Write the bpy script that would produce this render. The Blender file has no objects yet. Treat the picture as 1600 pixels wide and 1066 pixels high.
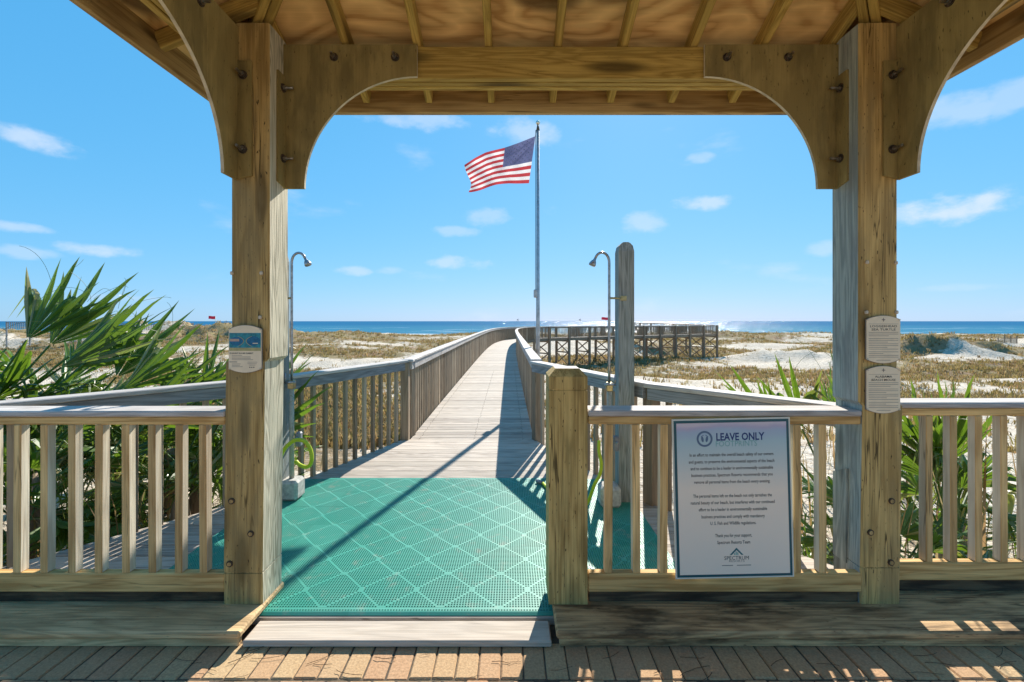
import bpy, bmesh, math, random
import numpy as np
from mathutils import Vector, Matrix, noise
random.seed(7)
RNG = np.random.default_rng(11)
PI = math.pi
scene = bpy.context.scene
COL = scene.collection

# ------------------------------------------------------------------ camera, sky, sun, exposure
F, HZ, CX, H = 680.0, 502.0, 800.0, 1.477      # focal (px of a 1600 wide photo), horizon row, centre column, eye height over the deck
cam_d = bpy.data.cameras.new('camera'); cam = bpy.data.objects.new('camera', cam_d); COL.objects.link(cam)
cam.location = (0, 0, H); cam.rotation_euler = (PI/2, 0, 0)
cam_d.sensor_width = 36; cam_d.lens = 36*F/1600; cam_d.shift_y = -31/1600
cam_d.clip_start = 0.05; cam_d.clip_end = 90000
scene.camera = cam

SUN_AZ, SUN_EL = math.radians(16.2), math.radians(35.3)   # azimuth measured from +Y towards +X
sdir = Vector((math.sin(SUN_AZ)*math.cos(SUN_EL), math.cos(SUN_AZ)*math.cos(SUN_EL), math.sin(SUN_EL)))
sun_d = bpy.data.lights.new('sun', 'SUN'); sun_d.energy = 4.1; sun_d.angle = math.radians(0.53); sun_d.color = (1.0, .935, .835)
sun = bpy.data.objects.new('sun', sun_d); COL.objects.link(sun); sun.location = (20, 60, 50)
sun.rotation_euler = (-sdir).to_track_quat('-Z', 'Y').to_euler()

def pix_dir(u, v): return Vector(((u-CX)/F, 1.0, (HZ-v)/F)).normalized()

world = bpy.data.worlds.new('World'); scene.world = world; world.use_nodes = True
wn, wl = world.node_tree.nodes, world.node_tree.links
wn.clear()
w_out = wn.new('ShaderNodeOutputWorld'); w_bg = wn.new('ShaderNodeBackground'); w_bg.inputs[1].default_value = 0.0625
sky = wn.new('ShaderNodeTexSky'); sky.sky_type = 'NISHITA'; sky.sun_disc = False
sky.sun_elevation = SUN_EL; sky.sun_rotation = SUN_AZ
sky.air_density = 1.0; sky.dust_density = 0.15; sky.ozone_density = 2.2; sky.altitude = 0
w_tc = wn.new('ShaderNodeTexCoord')
def wmath(op, a, b=None, c=None):
    n = wn.new('ShaderNodeMath'); n.operation = op
    for i, x in enumerate((a, b, c)):
        if x is None: continue
        if hasattr(x, 'links') or hasattr(x, 'is_linked'): wl.new(x, n.inputs[i])
        else: n.inputs[i].default_value = x
    return n.outputs[0]
def wsmooth(val, lo, hi, a=0.0, b=1.0):
    n = wn.new('ShaderNodeMapRange'); n.interpolation_type = 'SMOOTHSTEP'
    wl.new(val, n.inputs[0]); n.inputs[1].default_value = lo; n.inputs[2].default_value = hi
    n.inputs[3].default_value = a; n.inputs[4].default_value = b
    return n.outputs[0]
# the clear maritime sky of the photograph: softer towards the horizon and a cleaner blue than the raw model, all round
w_sep = wn.new('ShaderNodeSeparateColor'); wl.new(sky.outputs[0], w_sep.inputs[0]); w_hs = wn.new('ShaderNodeCombineColor')
for k, (gain, power) in enumerate(((.58, .80), (2.40, .36), (4.45, .25))):
    wl.new(wmath('MULTIPLY', wmath('POWER', w_sep.outputs[k], power), gain), w_hs.inputs[k])
w_map = wn.new('ShaderNodeMapping'); w_map.inputs['Scale'].default_value = (16, 16, 30)
wl.new(w_tc.outputs['Generated'], w_map.inputs[0])
w_no = wn.new('ShaderNodeTexNoise'); w_no.inputs['Scale'].default_value = 1.0; w_no.inputs['Detail'].default_value = 7; w_no.inputs['Roughness'].default_value = .58
wl.new(w_map.outputs[0], w_no.inputs['Vector'])
clouds = [(1490,326,82,24,1.0),(1425,335,40,12,.6),(1492,175,62,30,.55),(1585,150,45,34,.5),(58,219,46,20,.8),(145,390,52,13,.75),(40,356,44,9,.6),
          (40,393,44,11,.45),(1097,317,48,13,.75),(1003,347,38,19,.55),(760,340,46,17,.45),(715,362,40,9,.45),(1098,247,24,10,.45),(712,410,56,12,.6),(552,424,32,9,.55),
          (610,424,26,7,.35),(650,188,90,16,.55),(820,206,52,26,.6),(1285,386,30,14,.45),(190,466,60,6,.3),(1500,450,70,8,.25)]
cl = None
for (u, v, ru, rv, amt) in clouds:
    d = pix_dir(u, v); L = 1/math.sqrt(((u-CX)/F)**2+1+((HZ-v)/F)**2)
    right = Vector((d.y, -d.x, 0)).normalized(); up = right.cross(d)
    vm = wn.new('ShaderNodeVectorMath'); vm.operation = 'SUBTRACT'; wl.new(w_tc.outputs['Generated'], vm.inputs[0]); vm.inputs[1].default_value = d
    def comp(axis, sc):
        n = wn.new('ShaderNodeVectorMath'); n.operation = 'DOT_PRODUCT'; wl.new(vm.outputs[0], n.inputs[0]); n.inputs[1].default_value = axis/sc
        return n.outputs['Value']
    a = comp(right, ru/F*L); b = comp(up, rv/F*L)
    r2 = wmath('ADD', wmath('MULTIPLY', a, a), wmath('MULTIPLY', b, b))
    r = wmath('SQRT', r2)
    g = wsmooth(r, 1.55, 0.15, 0.0, 1.0)
    front = wn.new('ShaderNodeVectorMath'); front.operation = 'DOT_PRODUCT'; wl.new(w_tc.outputs['Generated'], front.inputs[0]); front.inputs[1].default_value = d
    g = wmath('MULTIPLY', g, wmath('GREATER_THAN', front.outputs['Value'], 0.2))
    m = wsmooth(wmath('ADD', wmath('MULTIPLY', g, .60), wmath('MULTIPLY', w_no.outputs[0], 1.25)), .78, 1.26, 0.0, amt*.92)
    m = wmath('MULTIPLY', m, wsmooth(g, 0.0, .25))
    cl = m if cl is None else wmath('MAXIMUM', cl, m)
# thin scattered cloud everywhere else in the sky
w_map2 = wn.new('ShaderNodeMapping'); w_map2.inputs['Scale'].default_value = (3.2, 3.2, 9.0); w_map2.inputs['Location'].default_value = (4.1, 1.7, .3)
wl.new(w_tc.outputs['Generated'], w_map2.inputs[0])
w_no2 = wn.new('ShaderNodeTexNoise'); w_no2.inputs['Detail'].default_value = 8; w_no2.inputs['Scale'].default_value = 1.4; w_no2.inputs['Roughness'].default_value = .55
wl.new(w_map2.outputs[0], w_no2.inputs['Vector'])
cl = wmath('MAXIMUM', cl, wsmooth(w_no2.outputs[0], .60, .80, 0.0, .4))
w_mix = wn.new('ShaderNodeMix'); w_mix.data_type = 'RGBA'
wl.new(wmath('MULTIPLY', cl, .8), w_mix.inputs['Factor']); wl.new(w_hs.outputs[0], w_mix.inputs['A']); w_mix.inputs['B'].default_value = (6.0, 6.6, 7.6, 1)
wl.new(w_mix.outputs['Result'], w_bg.inputs[0]); wl.new(w_bg.outputs[0], w_out.inputs[0])

scene.view_settings.view_transform = 'Standard'; scene.view_settings.look = 'None'
scene.view_settings.exposure = 1.15; scene.view_settings.gamma = 1.0; scene.view_settings.use_curve_mapping = False
scene.render.engine = 'CYCLES'
scene.cycles.max_bounces = 8; scene.cycles.diffuse_bounces = 5; scene.cycles.transparent_max_bounces = 8

# ------------------------------------------------------------------ projection helpers (photo pixel -> place)
def at(u, v, Y): return Vector(((u-CX)/F*Y, Y, H-(v-HZ)/F*Y))
def onz(u, v, z=0.0):
    Y = (H-z)*F/(v-HZ); return Vector(((u-CX)/F*Y, Y, z))

# ------------------------------------------------------------------ materials
MATS = {}
def newmat(name):
    m = bpy.data.materials.new(name); m.use_nodes = True
    nt = m.node_tree; bs = nt.nodes['Principled BSDF']
    return m, nt, nt.nodes, nt.links, bs
def N(nt, typ, **kw):
    n = nt.nodes.new(typ)
    for k, v in kw.items():
        if k in n.inputs: n.inputs[k].default_value = v
        else: setattr(n, k, v)
    return n
def ramp(nt, src, stops):
    r = nt.nodes.new('ShaderNodeValToRGB'); nt.links.new(src, r.inputs[0])
    e = r.color_ramp.elements
    while len(e) < len(stops): e.new(0.5)
    for i, (p, c) in enumerate(stops):
        e[i].position = p; e[i].color = (*c, 1) if len(c) == 3 else c
    return r.outputs[0]
def mixc(nt, fac, a, b, mode='MIX'):
    m = nt.nodes.new('ShaderNodeMix'); m.data_type = 'RGBA'; m.blend_type = mode
    for key, x in (('Factor', fac), ('A', a), ('B', b)):
        if hasattr(x, 'is_linked'): nt.links.new(x, m.inputs[key] if key != 'Factor' else m.inputs[0])
        elif key == 'Factor': m.inputs[0].default_value = x
        else: m.inputs[key].default_value = (*x, 1)
    return m.outputs['Result']
def mth(nt, op, a, b=None):
    n = nt.nodes.new('ShaderNodeMath'); n.operation = op
    for i, x in enumerate((a, b)):
        if x is None: continue
        if hasattr(x, 'is_linked'): nt.links.new(x, n.inputs[i])
        else: n.inputs[i].default_value = x
    return n.outputs[0]

def wood(name, light, dark, knots=.5, stain=None, stain_amt=.0, rough=.75, contrast=1.0, rings=18.0, vary=.22, speck=0.0, bump=.35, var_col=None, streak=1.3, ra=.55, rc=5.5, kscale=(1.7, 7.0), kthr=(.24, .10), crack=.55):
    """Sawn timber, one material for each grain axis (0, 1, 2)."""
    res = []
    for ax in range(3):
        m, nt, nd, ln, bs = newmat(name+'_'+'xyz'[ax])
        tc = N(nt, 'ShaderNodeTexCoord'); oi = N(nt, 'ShaderNodeObjectInfo')
        off = N(nt, 'ShaderNodeVectorMath', operation='MULTIPLY_ADD')
        cmb = N(nt, 'ShaderNodeCombineXYZ'); ln.new(oi.outputs['Random'], cmb.inputs[0]); ln.new(oi.outputs['Random'], cmb.inputs[1]); ln.new(oi.outputs['Random'], cmb.inputs[2])
        ln.new(cmb.outputs[0], off.inputs[0]); off.inputs[1].default_value = (37, 23, 51); ln.new(tc.outputs['Object'], off.inputs[2])
        def mapped(along, across):
            mp = N(nt, 'ShaderNodeMapping'); s = [across]*3; s[ax] = along
            mp.inputs['Scale'].default_value = s; ln.new(off.outputs[0], mp.inputs[0]); return mp.outputs[0]
        n1 = N(nt, 'ShaderNodeTexNoise', Scale=1.0, Detail=3.0, Distortion=.4); ln.new(mapped(ra, rc), n1.inputs['Vector'])
        ringv = mth(nt, 'FRACT', mth(nt, 'MULTIPLY', n1.outputs[0], rings))
        ringt = mth(nt, 'ABSOLUTE', mth(nt, 'SUBTRACT', ringv, .5))          # 0..0.5 triangle
        n2 = N(nt, 'ShaderNodeTexNoise', Scale=1.0, Detail=6.0, Roughness=.65); ln.new(mapped(2.2, 110), n2.inputs['Vector'])
        n3 = N(nt, 'ShaderNodeTexNoise', Scale=1.0, Detail=4.0, Roughness=.6); ln.new(mapped(1.3, 6.0), n3.inputs['Vector'])
        g = mth(nt, 'ADD', mth(nt, 'MULTIPLY', ringt, .75*contrast), mth(nt, 'MULTIPLY', mth(nt, 'SUBTRACT', n2.outputs[0], .5), streak*contrast))
        g = mth(nt, 'ADD', g, mth(nt, 'MULTIPLY', mth(nt, 'SUBTRACT', n3.outputs[0], .5), .9))
        mid = tuple((a+b)/2 for a, b in zip(light, dark))
        col = ramp(nt, g, [(0.0, dark), (.2, mid), (.55, light), (1.0, tuple(min(1, c*1.15) for c in light))])
        if var_col is not None:
            col = mixc(nt, mth(nt, 'MULTIPLY', mth(nt, 'FRACT', mth(nt, 'MULTIPLY', oi.outputs['Random'], 7.31)), .75), col, var_col)
        if knots > 0:
            vo = N(nt, 'ShaderNodeTexVoronoi', Scale=1.0); vo.feature = 'F1'; ln.new(mapped(*kscale), vo.inputs['Vector'])
            kf = N(nt, 'ShaderNodeMapRange', interpolation_type='SMOOTHSTEP'); ln.new(vo.outputs['Distance'], kf.inputs[0])
            kf.inputs[1].default_value = kthr[0]; kf.inputs[2].default_value = kthr[1]
            col = mixc(nt, mth(nt, 'MULTIPLY', kf.outputs[0], knots), col, tuple(c*.32 for c in dark))
        if speck > 0:
            ns = N(nt, 'ShaderNodeTexNoise', Scale=1.0, Detail=2.0); ln.new(mapped(28, 95), ns.inputs['Vector'])
            ks = N(nt, 'ShaderNodeMapRange', interpolation_type='SMOOTHSTEP'); ln.new(ns.outputs[0], ks.inputs[0]); ks.inputs[1].default_value = .66; ks.inputs[2].default_value = .74
            col = mixc(nt, mth(nt, 'MULTIPLY', ks.outputs[0], speck), col, (.02, .013, .008))
        if stain is not None:
            n4 = N(nt, 'ShaderNodeTexNoise', Scale=1.0, Detail=5.0, Roughness=.62); ln.new(mapped(2.2, 9), n4.inputs['Vector'])
            sf = N(nt, 'ShaderNodeMapRange', interpolation_type='SMOOTHSTEP'); ln.new(n4.outputs[0], sf.inputs[0]); sf.inputs[1].default_value = .44; sf.inputs[2].default_value = .66
            col = mixc(nt, mth(nt, 'MULTIPLY', sf.outputs[0], stain_amt), col, stain)
        if crack > 0:
            nc = N(nt, 'ShaderNodeTexNoise', Scale=1.0, Detail=2.0, Roughness=.4, Distortion=.3); ln.new(mapped(1.1, 34), nc.inputs['Vector'])
            ck = N(nt, 'ShaderNodeMapRange', interpolation_type='SMOOTHSTEP'); ln.new(mth(nt, 'ABSOLUTE', mth(nt, 'SUBTRACT', nc.outputs[0], .5)), ck.inputs[0]); ck.inputs[1].default_value = .022; ck.inputs[2].default_value = .004
            nk = N(nt, 'ShaderNodeMapRange', interpolation_type='SMOOTHSTEP'); ln.new(n3.outputs[0], nk.inputs[0]); nk.inputs[1].default_value = .48; nk.inputs[2].default_value = .62
            ckf = mth(nt, 'MULTIPLY', ck.outputs[0], nk.outputs[0])
            col = mixc(nt, mth(nt, 'MULTIPLY', ckf, crack), col, tuple(c*.25 for c in dark))
        # board-to-board difference
        hv = N(nt, 'ShaderNodeHueSaturation'); ln.new(col, hv.inputs['Color'])
        ln.new(mth(nt, 'ADD', 1-vary/2, mth(nt, 'MULTIPLY', oi.outputs['Random'], vary)), hv.inputs['Value'])
        ln.new(hv.outputs[0], bs.inputs['Base Color'])
        bs.inputs['Roughness'].default_value = rough; bs.inputs['Specular IOR Level'].default_value = .25
        bp = N(nt, 'ShaderNodeBump', Strength=bump, Distance=.004)
        ln.new(mth(nt, 'ADD', n2.outputs[0], mth(nt, 'MULTIPLY', ringt, .6)), bp.inputs['Height']); ln.new(bp.outputs[0], bs.inputs['Normal'])
        res.append(m)
    MATS[name] = res
def flat(name, col, rough=.6, metal=0.0, noise_amt=.15, scale=30.0, spec=.4, bump=0.0, col2=None):
    m, nt, nd, ln, bs = newmat(name)
    tc = N(nt, 'ShaderNodeTexCoord'); n1 = N(nt, 'ShaderNodeTexNoise', Scale=scale, Detail=5.0, Roughness=.6); ln.new(tc.outputs['Object'], n1.inputs['Vector'])
    c2 = col2 if col2 is not None else tuple(max(0, c*(1-noise_amt*2.2)) for c in col)
    ln.new(ramp(nt, n1.outputs[0], [(.32, c2), (.62, col)]), bs.inputs['Base Color'])
    bs.inputs['Roughness'].default_value = rough; bs.inputs['Metallic'].default_value = metal; bs.inputs['Specular IOR Level'].default_value = spec
    if bump:
        bp = N(nt, 'ShaderNodeBump', Strength=bump, Distance=.003); ln.new(n1.outputs[0], bp.inputs['Height']); ln.new(bp.outputs[0], bs.inputs['Normal'])
    MATS[name] = [m]*3

wood('treated', (.58, .405, .11), (.33, .215, .05), knots=.9, stain=(.34, .245, .065), stain_amt=.4, speck=.3, contrast=.95, streak=1.3, kscale=(1.3, 6.0), kthr=(.32, .15), crack=.5)
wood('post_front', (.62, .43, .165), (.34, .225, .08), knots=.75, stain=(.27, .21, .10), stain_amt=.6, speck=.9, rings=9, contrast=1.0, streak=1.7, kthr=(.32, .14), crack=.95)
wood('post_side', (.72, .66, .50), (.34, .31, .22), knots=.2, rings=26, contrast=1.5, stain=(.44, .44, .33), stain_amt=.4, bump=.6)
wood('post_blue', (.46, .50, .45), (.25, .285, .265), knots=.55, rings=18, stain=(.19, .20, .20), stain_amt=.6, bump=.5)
wood('newel', (.64, .46, .175), (.35, .235, .08), knots=.4, rings=11, speck=1.0, stain=(.30, .25, .10), stain_amt=.55, contrast=1.0, streak=1.7, crack=.95)
wood('plywood', (.86, .59, .25), (.50, .285, .10), knots=.95, rings=10, contrast=1.5, streak=.35, ra=.8, rc=2.0, kscale=(1.5, 3.2), kthr=(.38, .22), stain=(.52, .42, .19), stain_amt=.3, vary=.12, crack=0)
wood('fascia', (.54, .385, .17), (.30, .19, .075), knots=.8, rings=10, streak=.8)
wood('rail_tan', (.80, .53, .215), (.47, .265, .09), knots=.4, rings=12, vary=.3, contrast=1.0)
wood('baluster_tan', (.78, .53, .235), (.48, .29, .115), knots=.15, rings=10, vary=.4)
wood('baluster_pale_lit', (.74, .67, .52), (.46, .38, .27), knots=.1, rings=10, vary=.3, var_col=(.60, .52, .40))  # weathered grey sides, with their sunlit brightness put into the colour
wood('cap_grey', (.60, .56, .52), (.38, .34, .31), knots=.25, rings=16, stain=(.34, .31, .29), stain_amt=.3)
wood('rail_grey', (.32, .335, .35), (.19, .20, .21), knots=.3, rings=14, stain=(.16, .165, .17), stain_amt=.4)
wood('baluster_brown', (.38, .285, .19), (.22, .155, .10), knots=.2, rings=10, vary=.5, var_col=(.42, .345, .255))
wood('deck', (.50, .43, .36), (.27, .222, .18), knots=.3, rings=12, vary=.38, contrast=1.4, stain=(.36, .315, .27), stain_amt=.4, var_col=(.44, .38, .31))
wood('sill', (.74, .48, .24), (.36, .225, .11), knots=.5, rings=14, stain=(.04, .026, .015), stain_amt=.85, speck=.5, bump=.8, crack=.8)
wood('sill_brown', (.86, .60, .32), (.50, .34, .17), knots=.3, rings=14, stain=(.20, .135, .065), stain_amt=.4, speck=.3, bump=.7, crack=.7)
wood('gap_filler', (.16, .11, .06), (.06, .04, .025), knots=.4, rings=10, stain=(.015, .012, .008), stain_amt=.8)  # near-black tone standing for the shaded gap under the front rails; twigs share it
wood('trestle', (.36, .265, .185), (.21, .15, .10), knots=.2, rings=10, vary=.3)
wood('shower_post', (.30, .325, .32), (.16, .18, .175), knots=.3, rings=22, contrast=1.3, stain=(.20, .23, .21), stain_amt=.4, bump=.6)
wood('bracket', (.40, .31, .12), (.26, .20, .075), knots=0, rings=6, ra=1.6, rc=3.0, contrast=.6, streak=.8, speck=.7, stain=(.16, .125, .05), stain_amt=.7, vary=.2, crack=.25)
flat('bracket_edge', (.60, .53, .38), rough=.8, scale=20)  # cream plywood edge, with the light catching the curve put into its colour
flat('steel', (.40, .37, .33), rough=.35, metal=.9, scale=60, noise_amt=.3)
flat('dark_steel', (.10, .075, .055), rough=.5, metal=.4, scale=60, noise_amt=.3)
flat('pipe', (.42, .41, .42), rough=.3, metal=.85, scale=30, noise_amt=.2)
flat('conduit', (.45, .44, .36), rough=.55, scale=30)
flat('brass', (.45, .36, .18), rough=.35, metal=.9, scale=50)
flat('concrete', (.52, .50, .46), rough=.9, scale=25, noise_amt=.2, bump=.4)
flat('hose', (.50, .58, .02), rough=.4, scale=10, noise_amt=.06)
flat('valve_grey', (.26, .27, .30), rough=.5, scale=25)
flat('pole_metal', (.48, .48, .49), rough=.4, metal=.5, scale=15)
flat('gold_ball', (.75, .72, .62), rough=.25, metal=.9, scale=15)
flat('shingle', (.20, .18, .16), rough=.9, scale=40)
flat('sign_cream', (.85, .72, .52), rough=.5, scale=12, noise_amt=.05)
flat('ink_dark', (.045, .04, .04), rough=.6, scale=12, noise_amt=.02)
flat('ink_grey', (.23, .20, .17), rough=.6, scale=12, noise_amt=.02)
flat('ink_blue', (.012, .045, .19), rough=.5, scale=12, noise_amt=.02)
flat('ink_ring', (.10, .17, .28), rough=.5, scale=12, noise_amt=.02)
flat('ink_green', (.17, .40, .40), rough=.5, scale=12, noise_amt=.02)
flat('ink_teal', (.02, .16, .18), rough=.5, scale=12, noise_amt=.02)
flat('ink_aqua', (.18, .45, .42), rough=.5, scale=12, noise_amt=.02)
flat('sign_sea', (.03, .30, .38), rough=.5, scale=50, noise_amt=.25)
flat('sign_deep', (.01, .16, .33), rough=.5, scale=50, noise_amt=.2)
flat('sign_sand', (.46, .42, .20), rough=.5, scale=40, noise_amt=.15)
flat('sign_pink', (.55, .38, .30), rough=.5, scale=40, noise_amt=.1)
flat('poster_border', (.015, .10, .125), rough=.4, scale=12, noise_amt=.05)
flat('poster_edge', (.72, .71, .62), rough=.5, scale=12, noise_amt=.03)
flat('screw_white', (.62, .56, .45), rough=.5, scale=40)
flat('rig', (.10, .11, .13), rough=.8)
flat('red_cloth', (.85, .02, .06), rough=.7, noise_amt=.04)
flat('dark_cloth', (.05, .05, .07), rough=.8, noise_amt=.1)
flat('skin', (.45, .28, .2), rough=.6, noise_amt=.05)
m, nt, nd, ln, bs = newmat('mat_green'); MATS['mat_green'] = [m]*3
geo = N(nt, 'ShaderNodeNewGeometry'); oi = N(nt, 'ShaderNodeObjectInfo')
nA = N(nt, 'ShaderNodeTexNoise', Scale=1.7, Detail=6.0, Roughness=.65); ln.new(geo.outputs['Position'], nA.inputs['Vector'])
nB = N(nt, 'ShaderNodeTexNoise', Scale=11.0, Detail=5.0, Roughness=.7); ln.new(geo.outputs['Position'], nB.inputs['Vector'])
mc = ramp(nt, oi.outputs['Random'], [(0, (.034, .27, .202)), (.5, (.043, .292, .222)), (1, (.054, .312, .24))])
mc = mixc(nt, ramp(nt, nA.outputs[0], [(.48, (0, 0, 0)), (.72, (.42, .42, .42))]), mc, (.14, .30, .24))
mc = mixc(nt, ramp(nt, nB.outputs[0], [(.56, (0, 0, 0)), (.74, (.55, .55, .55))]), mc, (.30, .31, .25))
ln.new(mc, bs.inputs['Base Color']); bs.inputs['Roughness'].default_value = .5; bs.inputs['Specular IOR Level'].default_value = .35

def cloth(name, col):
    m, nt, nd, ln, bs = newmat(name)
    d = N(nt, 'ShaderNodeBsdfDiffuse'); t = N(nt, 'ShaderNodeBsdfTranslucent'); mx = N(nt, 'ShaderNodeMixShader'); mx.inputs[0].default_value = .5
    tc = N(nt, 'ShaderNodeTexCoord'); n1 = N(nt, 'ShaderNodeTexNoise', Scale=7.0, Detail=4.0); ln.new(tc.outputs['Object'], n1.inputs['Vector'])
    c = ramp(nt, n1.outputs[0], [(.3, tuple(x*.85 for x in col)), (.7, col)])
    ln.new(c, d.inputs[0]); ln.new(c, t.inputs[0]); ln.new(d.outputs[0], mx.inputs[1]); ln.new(t.outputs[0], mx.inputs[2])
    ln.new(mx.outputs[0], nt.nodes['Material Output'].inputs[0]); MATS[name] = [m]*3
cloth('flag_red', (.42, .05, .06)); cloth('flag_white', (.70, .67, .67)); cloth('flag_blue', (.10, .11, .21)); cloth('flag_star', (.34, .36, .46))

def leaf(name, col, col2, dead):
    m, nt, nd, ln, bs = newmat(name)
    oi = N(nt, 'ShaderNodeObjectInfo'); tc = N(nt, 'ShaderNodeTexCoord')
    at_ = N(nt, 'ShaderNodeAttribute'); at_.attribute_name = 'tint'
    n1 = N(nt, 'ShaderNodeTexNoise', Scale=3.0, Detail=4.0); ln.new(tc.outputs['Object'], n1.inputs['Vector'])
    c = mixc(nt, n1.outputs[0], col, col2)
    c = mixc(nt, mth(nt, 'MULTIPLY', at_.outputs['Fac'], 1.0), c, dead)
    hv = N(nt, 'ShaderNodeHueSaturation'); ln.new(c, hv.inputs['Color']); ln.new(mth(nt, 'ADD', .75, mth(nt, 'MULTIPLY', oi.outputs['Random'], .55)), hv.inputs['Value'])
    ln.new(hv.outputs[0], bs.inputs['Base Color']); bs.inputs['Roughness'].default_value = .36; bs.inputs['Specular IOR Level'].default_value = .55
    t = N(nt, 'ShaderNodeBsdfTranslucent'); ln.new(mixc(nt, .7, hv.outputs[0], (.20, .34, .02)), t.inputs[0])
    mx = N(nt, 'ShaderNodeMixShader'); mx.inputs[0].default_value = .36; ln.new(bs.outputs[0], mx.inputs[1]); ln.new(t.outputs[0], mx.inputs[2])
    ln.new(mx.outputs[0], nt.nodes['Material Output'].inputs[0]); MATS[name] = [m]*3
leaf('palm_leaf', (.055, .12, .014), (.105, .18, .026), (.42, .33, .14))
leaf('palm_dead', (.30, .24, .13), (.42, .36, .24), (.5, .43, .3))

# bricks
m, nt, nd, ln, bs = newmat('brick'); MATS['brick'] = [m]*3
oi = N(nt, 'ShaderNodeObjectInfo'); tc = N(nt, 'ShaderNodeTexCoord'); geo = N(nt, 'ShaderNodeNewGeometry')
nb = N(nt, 'ShaderNodeTexNoise', Scale=7.0, Detail=6.0, Roughness=.7); ln.new(geo.outputs['Position'], nb.inputs['Vector'])
nb2 = N(nt, 'ShaderNodeTexNoise', Scale=95.0, Detail=5.0, Roughness=.7); ln.new(geo.outputs['Position'], nb2.inputs['Vector'])
c = ramp(nt, oi.outputs['Random'], [(0, (.47, .27, .14)), (.35, (.55, .36, .185)), (.7, (.51, .265, .145)), (1, (.57, .41, .215))])
c = mixc(nt, mth(nt, 'MULTIPLY', nb.outputs[0], .5), c, (.58, .45, .29))
c = mixc(nt, mth(nt, 'MULTIPLY', mth(nt, 'SUBTRACT', nb2.outputs[0], .36), 1.9), c, (.24, .145, .08))
ln.new(c, bs.inputs['Base Color']); bs.inputs['Roughness'].default_value = .9; bs.inputs['Specular IOR Level'].default_value = .2
bp = N(nt, 'ShaderNodeBump', Strength=.6, Distance=.004); ln.new(nb2.outputs[0], bp.inputs['Height']); ln.new(bp.outputs[0], bs.inputs['Normal'])
flat('joint_sand', (.13, .10, .07), rough=1.0, scale=40, noise_amt=.25)

# sand with plant litter (veg attribute says how much grows there)
m, nt, nd, ln, bs = newmat('sand'); MATS['sand'] = [m]*3
geo = N(nt, 'ShaderNodeNewGeometry'); at_ = N(nt, 'ShaderNodeAttribute'); at_.attribute_name = 'veg'
def pn(scale, detail=6.0, rough_=.6, sc=(1, 1, 1)):
    mp = N(nt, 'ShaderNodeMapping'); mp.inputs['Scale'].default_value = sc; ln.new(geo.outputs['Position'], mp.inputs[0])
    n = N(nt, 'ShaderNodeTexNoise', Scale=scale, Detail=detail, Roughness=rough_); ln.new(mp.outputs[0], n.inputs['Vector']); return n.outputs[0]
s = ramp(nt, pn(.35, 8.0, .65), [(.3, (.56, .475, .375)), (.7, (.68, .60, .49))])
def sstep(val, lo, hi, nt=nt, ln=ln):
    k = N(nt, 'ShaderNodeMapRange', interpolation_type='SMOOTHSTEP'); ln.new(val, k.inputs[0]); k.inputs[1].default_value = lo; k.inputs[2].default_value = hi; return k.outputs[0]
deb = sstep(pn(5.5, 7.0, .75), .50, .61)
s = mixc(nt, mth(nt, 'MULTIPLY', deb, .75), s, (.22, .155, .09))
deb2 = sstep(pn(22, 4.0, .75), .53, .62)
s = mixc(nt, mth(nt, 'MULTIPLY', deb2, .5), s, (.17, .13, .085))
vcol = ramp(nt, pn(.22, 6.0, .7), [(.30, (.13, .09, .045)), (.43, (.23, .155, .07)), (.52, (.17, .135, .04)), (.60, (.26, .15, .075)), (.72, (.12, .08, .05))])
vf = sstep(mth(nt, 'ADD', at_.outputs['Fac'], mth(nt, 'MULTIPLY', mth(nt, 'SUBTRACT', pn(1.3, 8.0, .7), .5), 1.5)), .38, .66)
s = mixc(nt, mth(nt, 'MULTIPLY', vf, .85), s, vcol)
ln.new(s, bs.inputs['Base Color']); bs.inputs['Roughness'].default_value = 1.0; bs.inputs['Specular IOR Level'].default_value = .1
bp = N(nt, 'ShaderNodeBump', Strength=1.0, Distance=.13); ln.new(mth(nt, 'ADD', pn(3.2, 7.0, .65), mth(nt, 'MULTIPLY', pn(14, 4.0), .35)), bp.inputs['Height']); ln.new(bp.outputs[0], bs.inputs['Normal'])

# dune grass
m, nt, nd, ln, bs = newmat('dune_grass'); MATS['dune_grass'] = [m]*3
at_ = N(nt, 'ShaderNodeAttribute'); at_.attribute_name = 'tint'
gc = ramp(nt, at_.outputs['Fac'], [(0, (.15, .105, .05)), (.3, (.34, .24, .09)), (.55, (.22, .185, .05)), (.8, (.36, .21, .10)), (1, (.48, .38, .18))])
ln.new(gc, bs.inputs['Base Color']); bs.inputs['Roughness'].default_value = .8; bs.inputs['Specular IOR Level'].default_value = .2
tl = N(nt, 'ShaderNodeBsdfTranslucent'); ln.new(gc, tl.inputs[0]); mx = N(nt, 'ShaderNodeMixShader'); mx.inputs[0].default_value = .45
ln.new(bs.outputs[0], mx.inputs[1]); ln.new(tl.outputs[0], mx.inputs[2]); ln.new(mx.outputs[0], nt.nodes['Material Output'].inputs[0])

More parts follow.
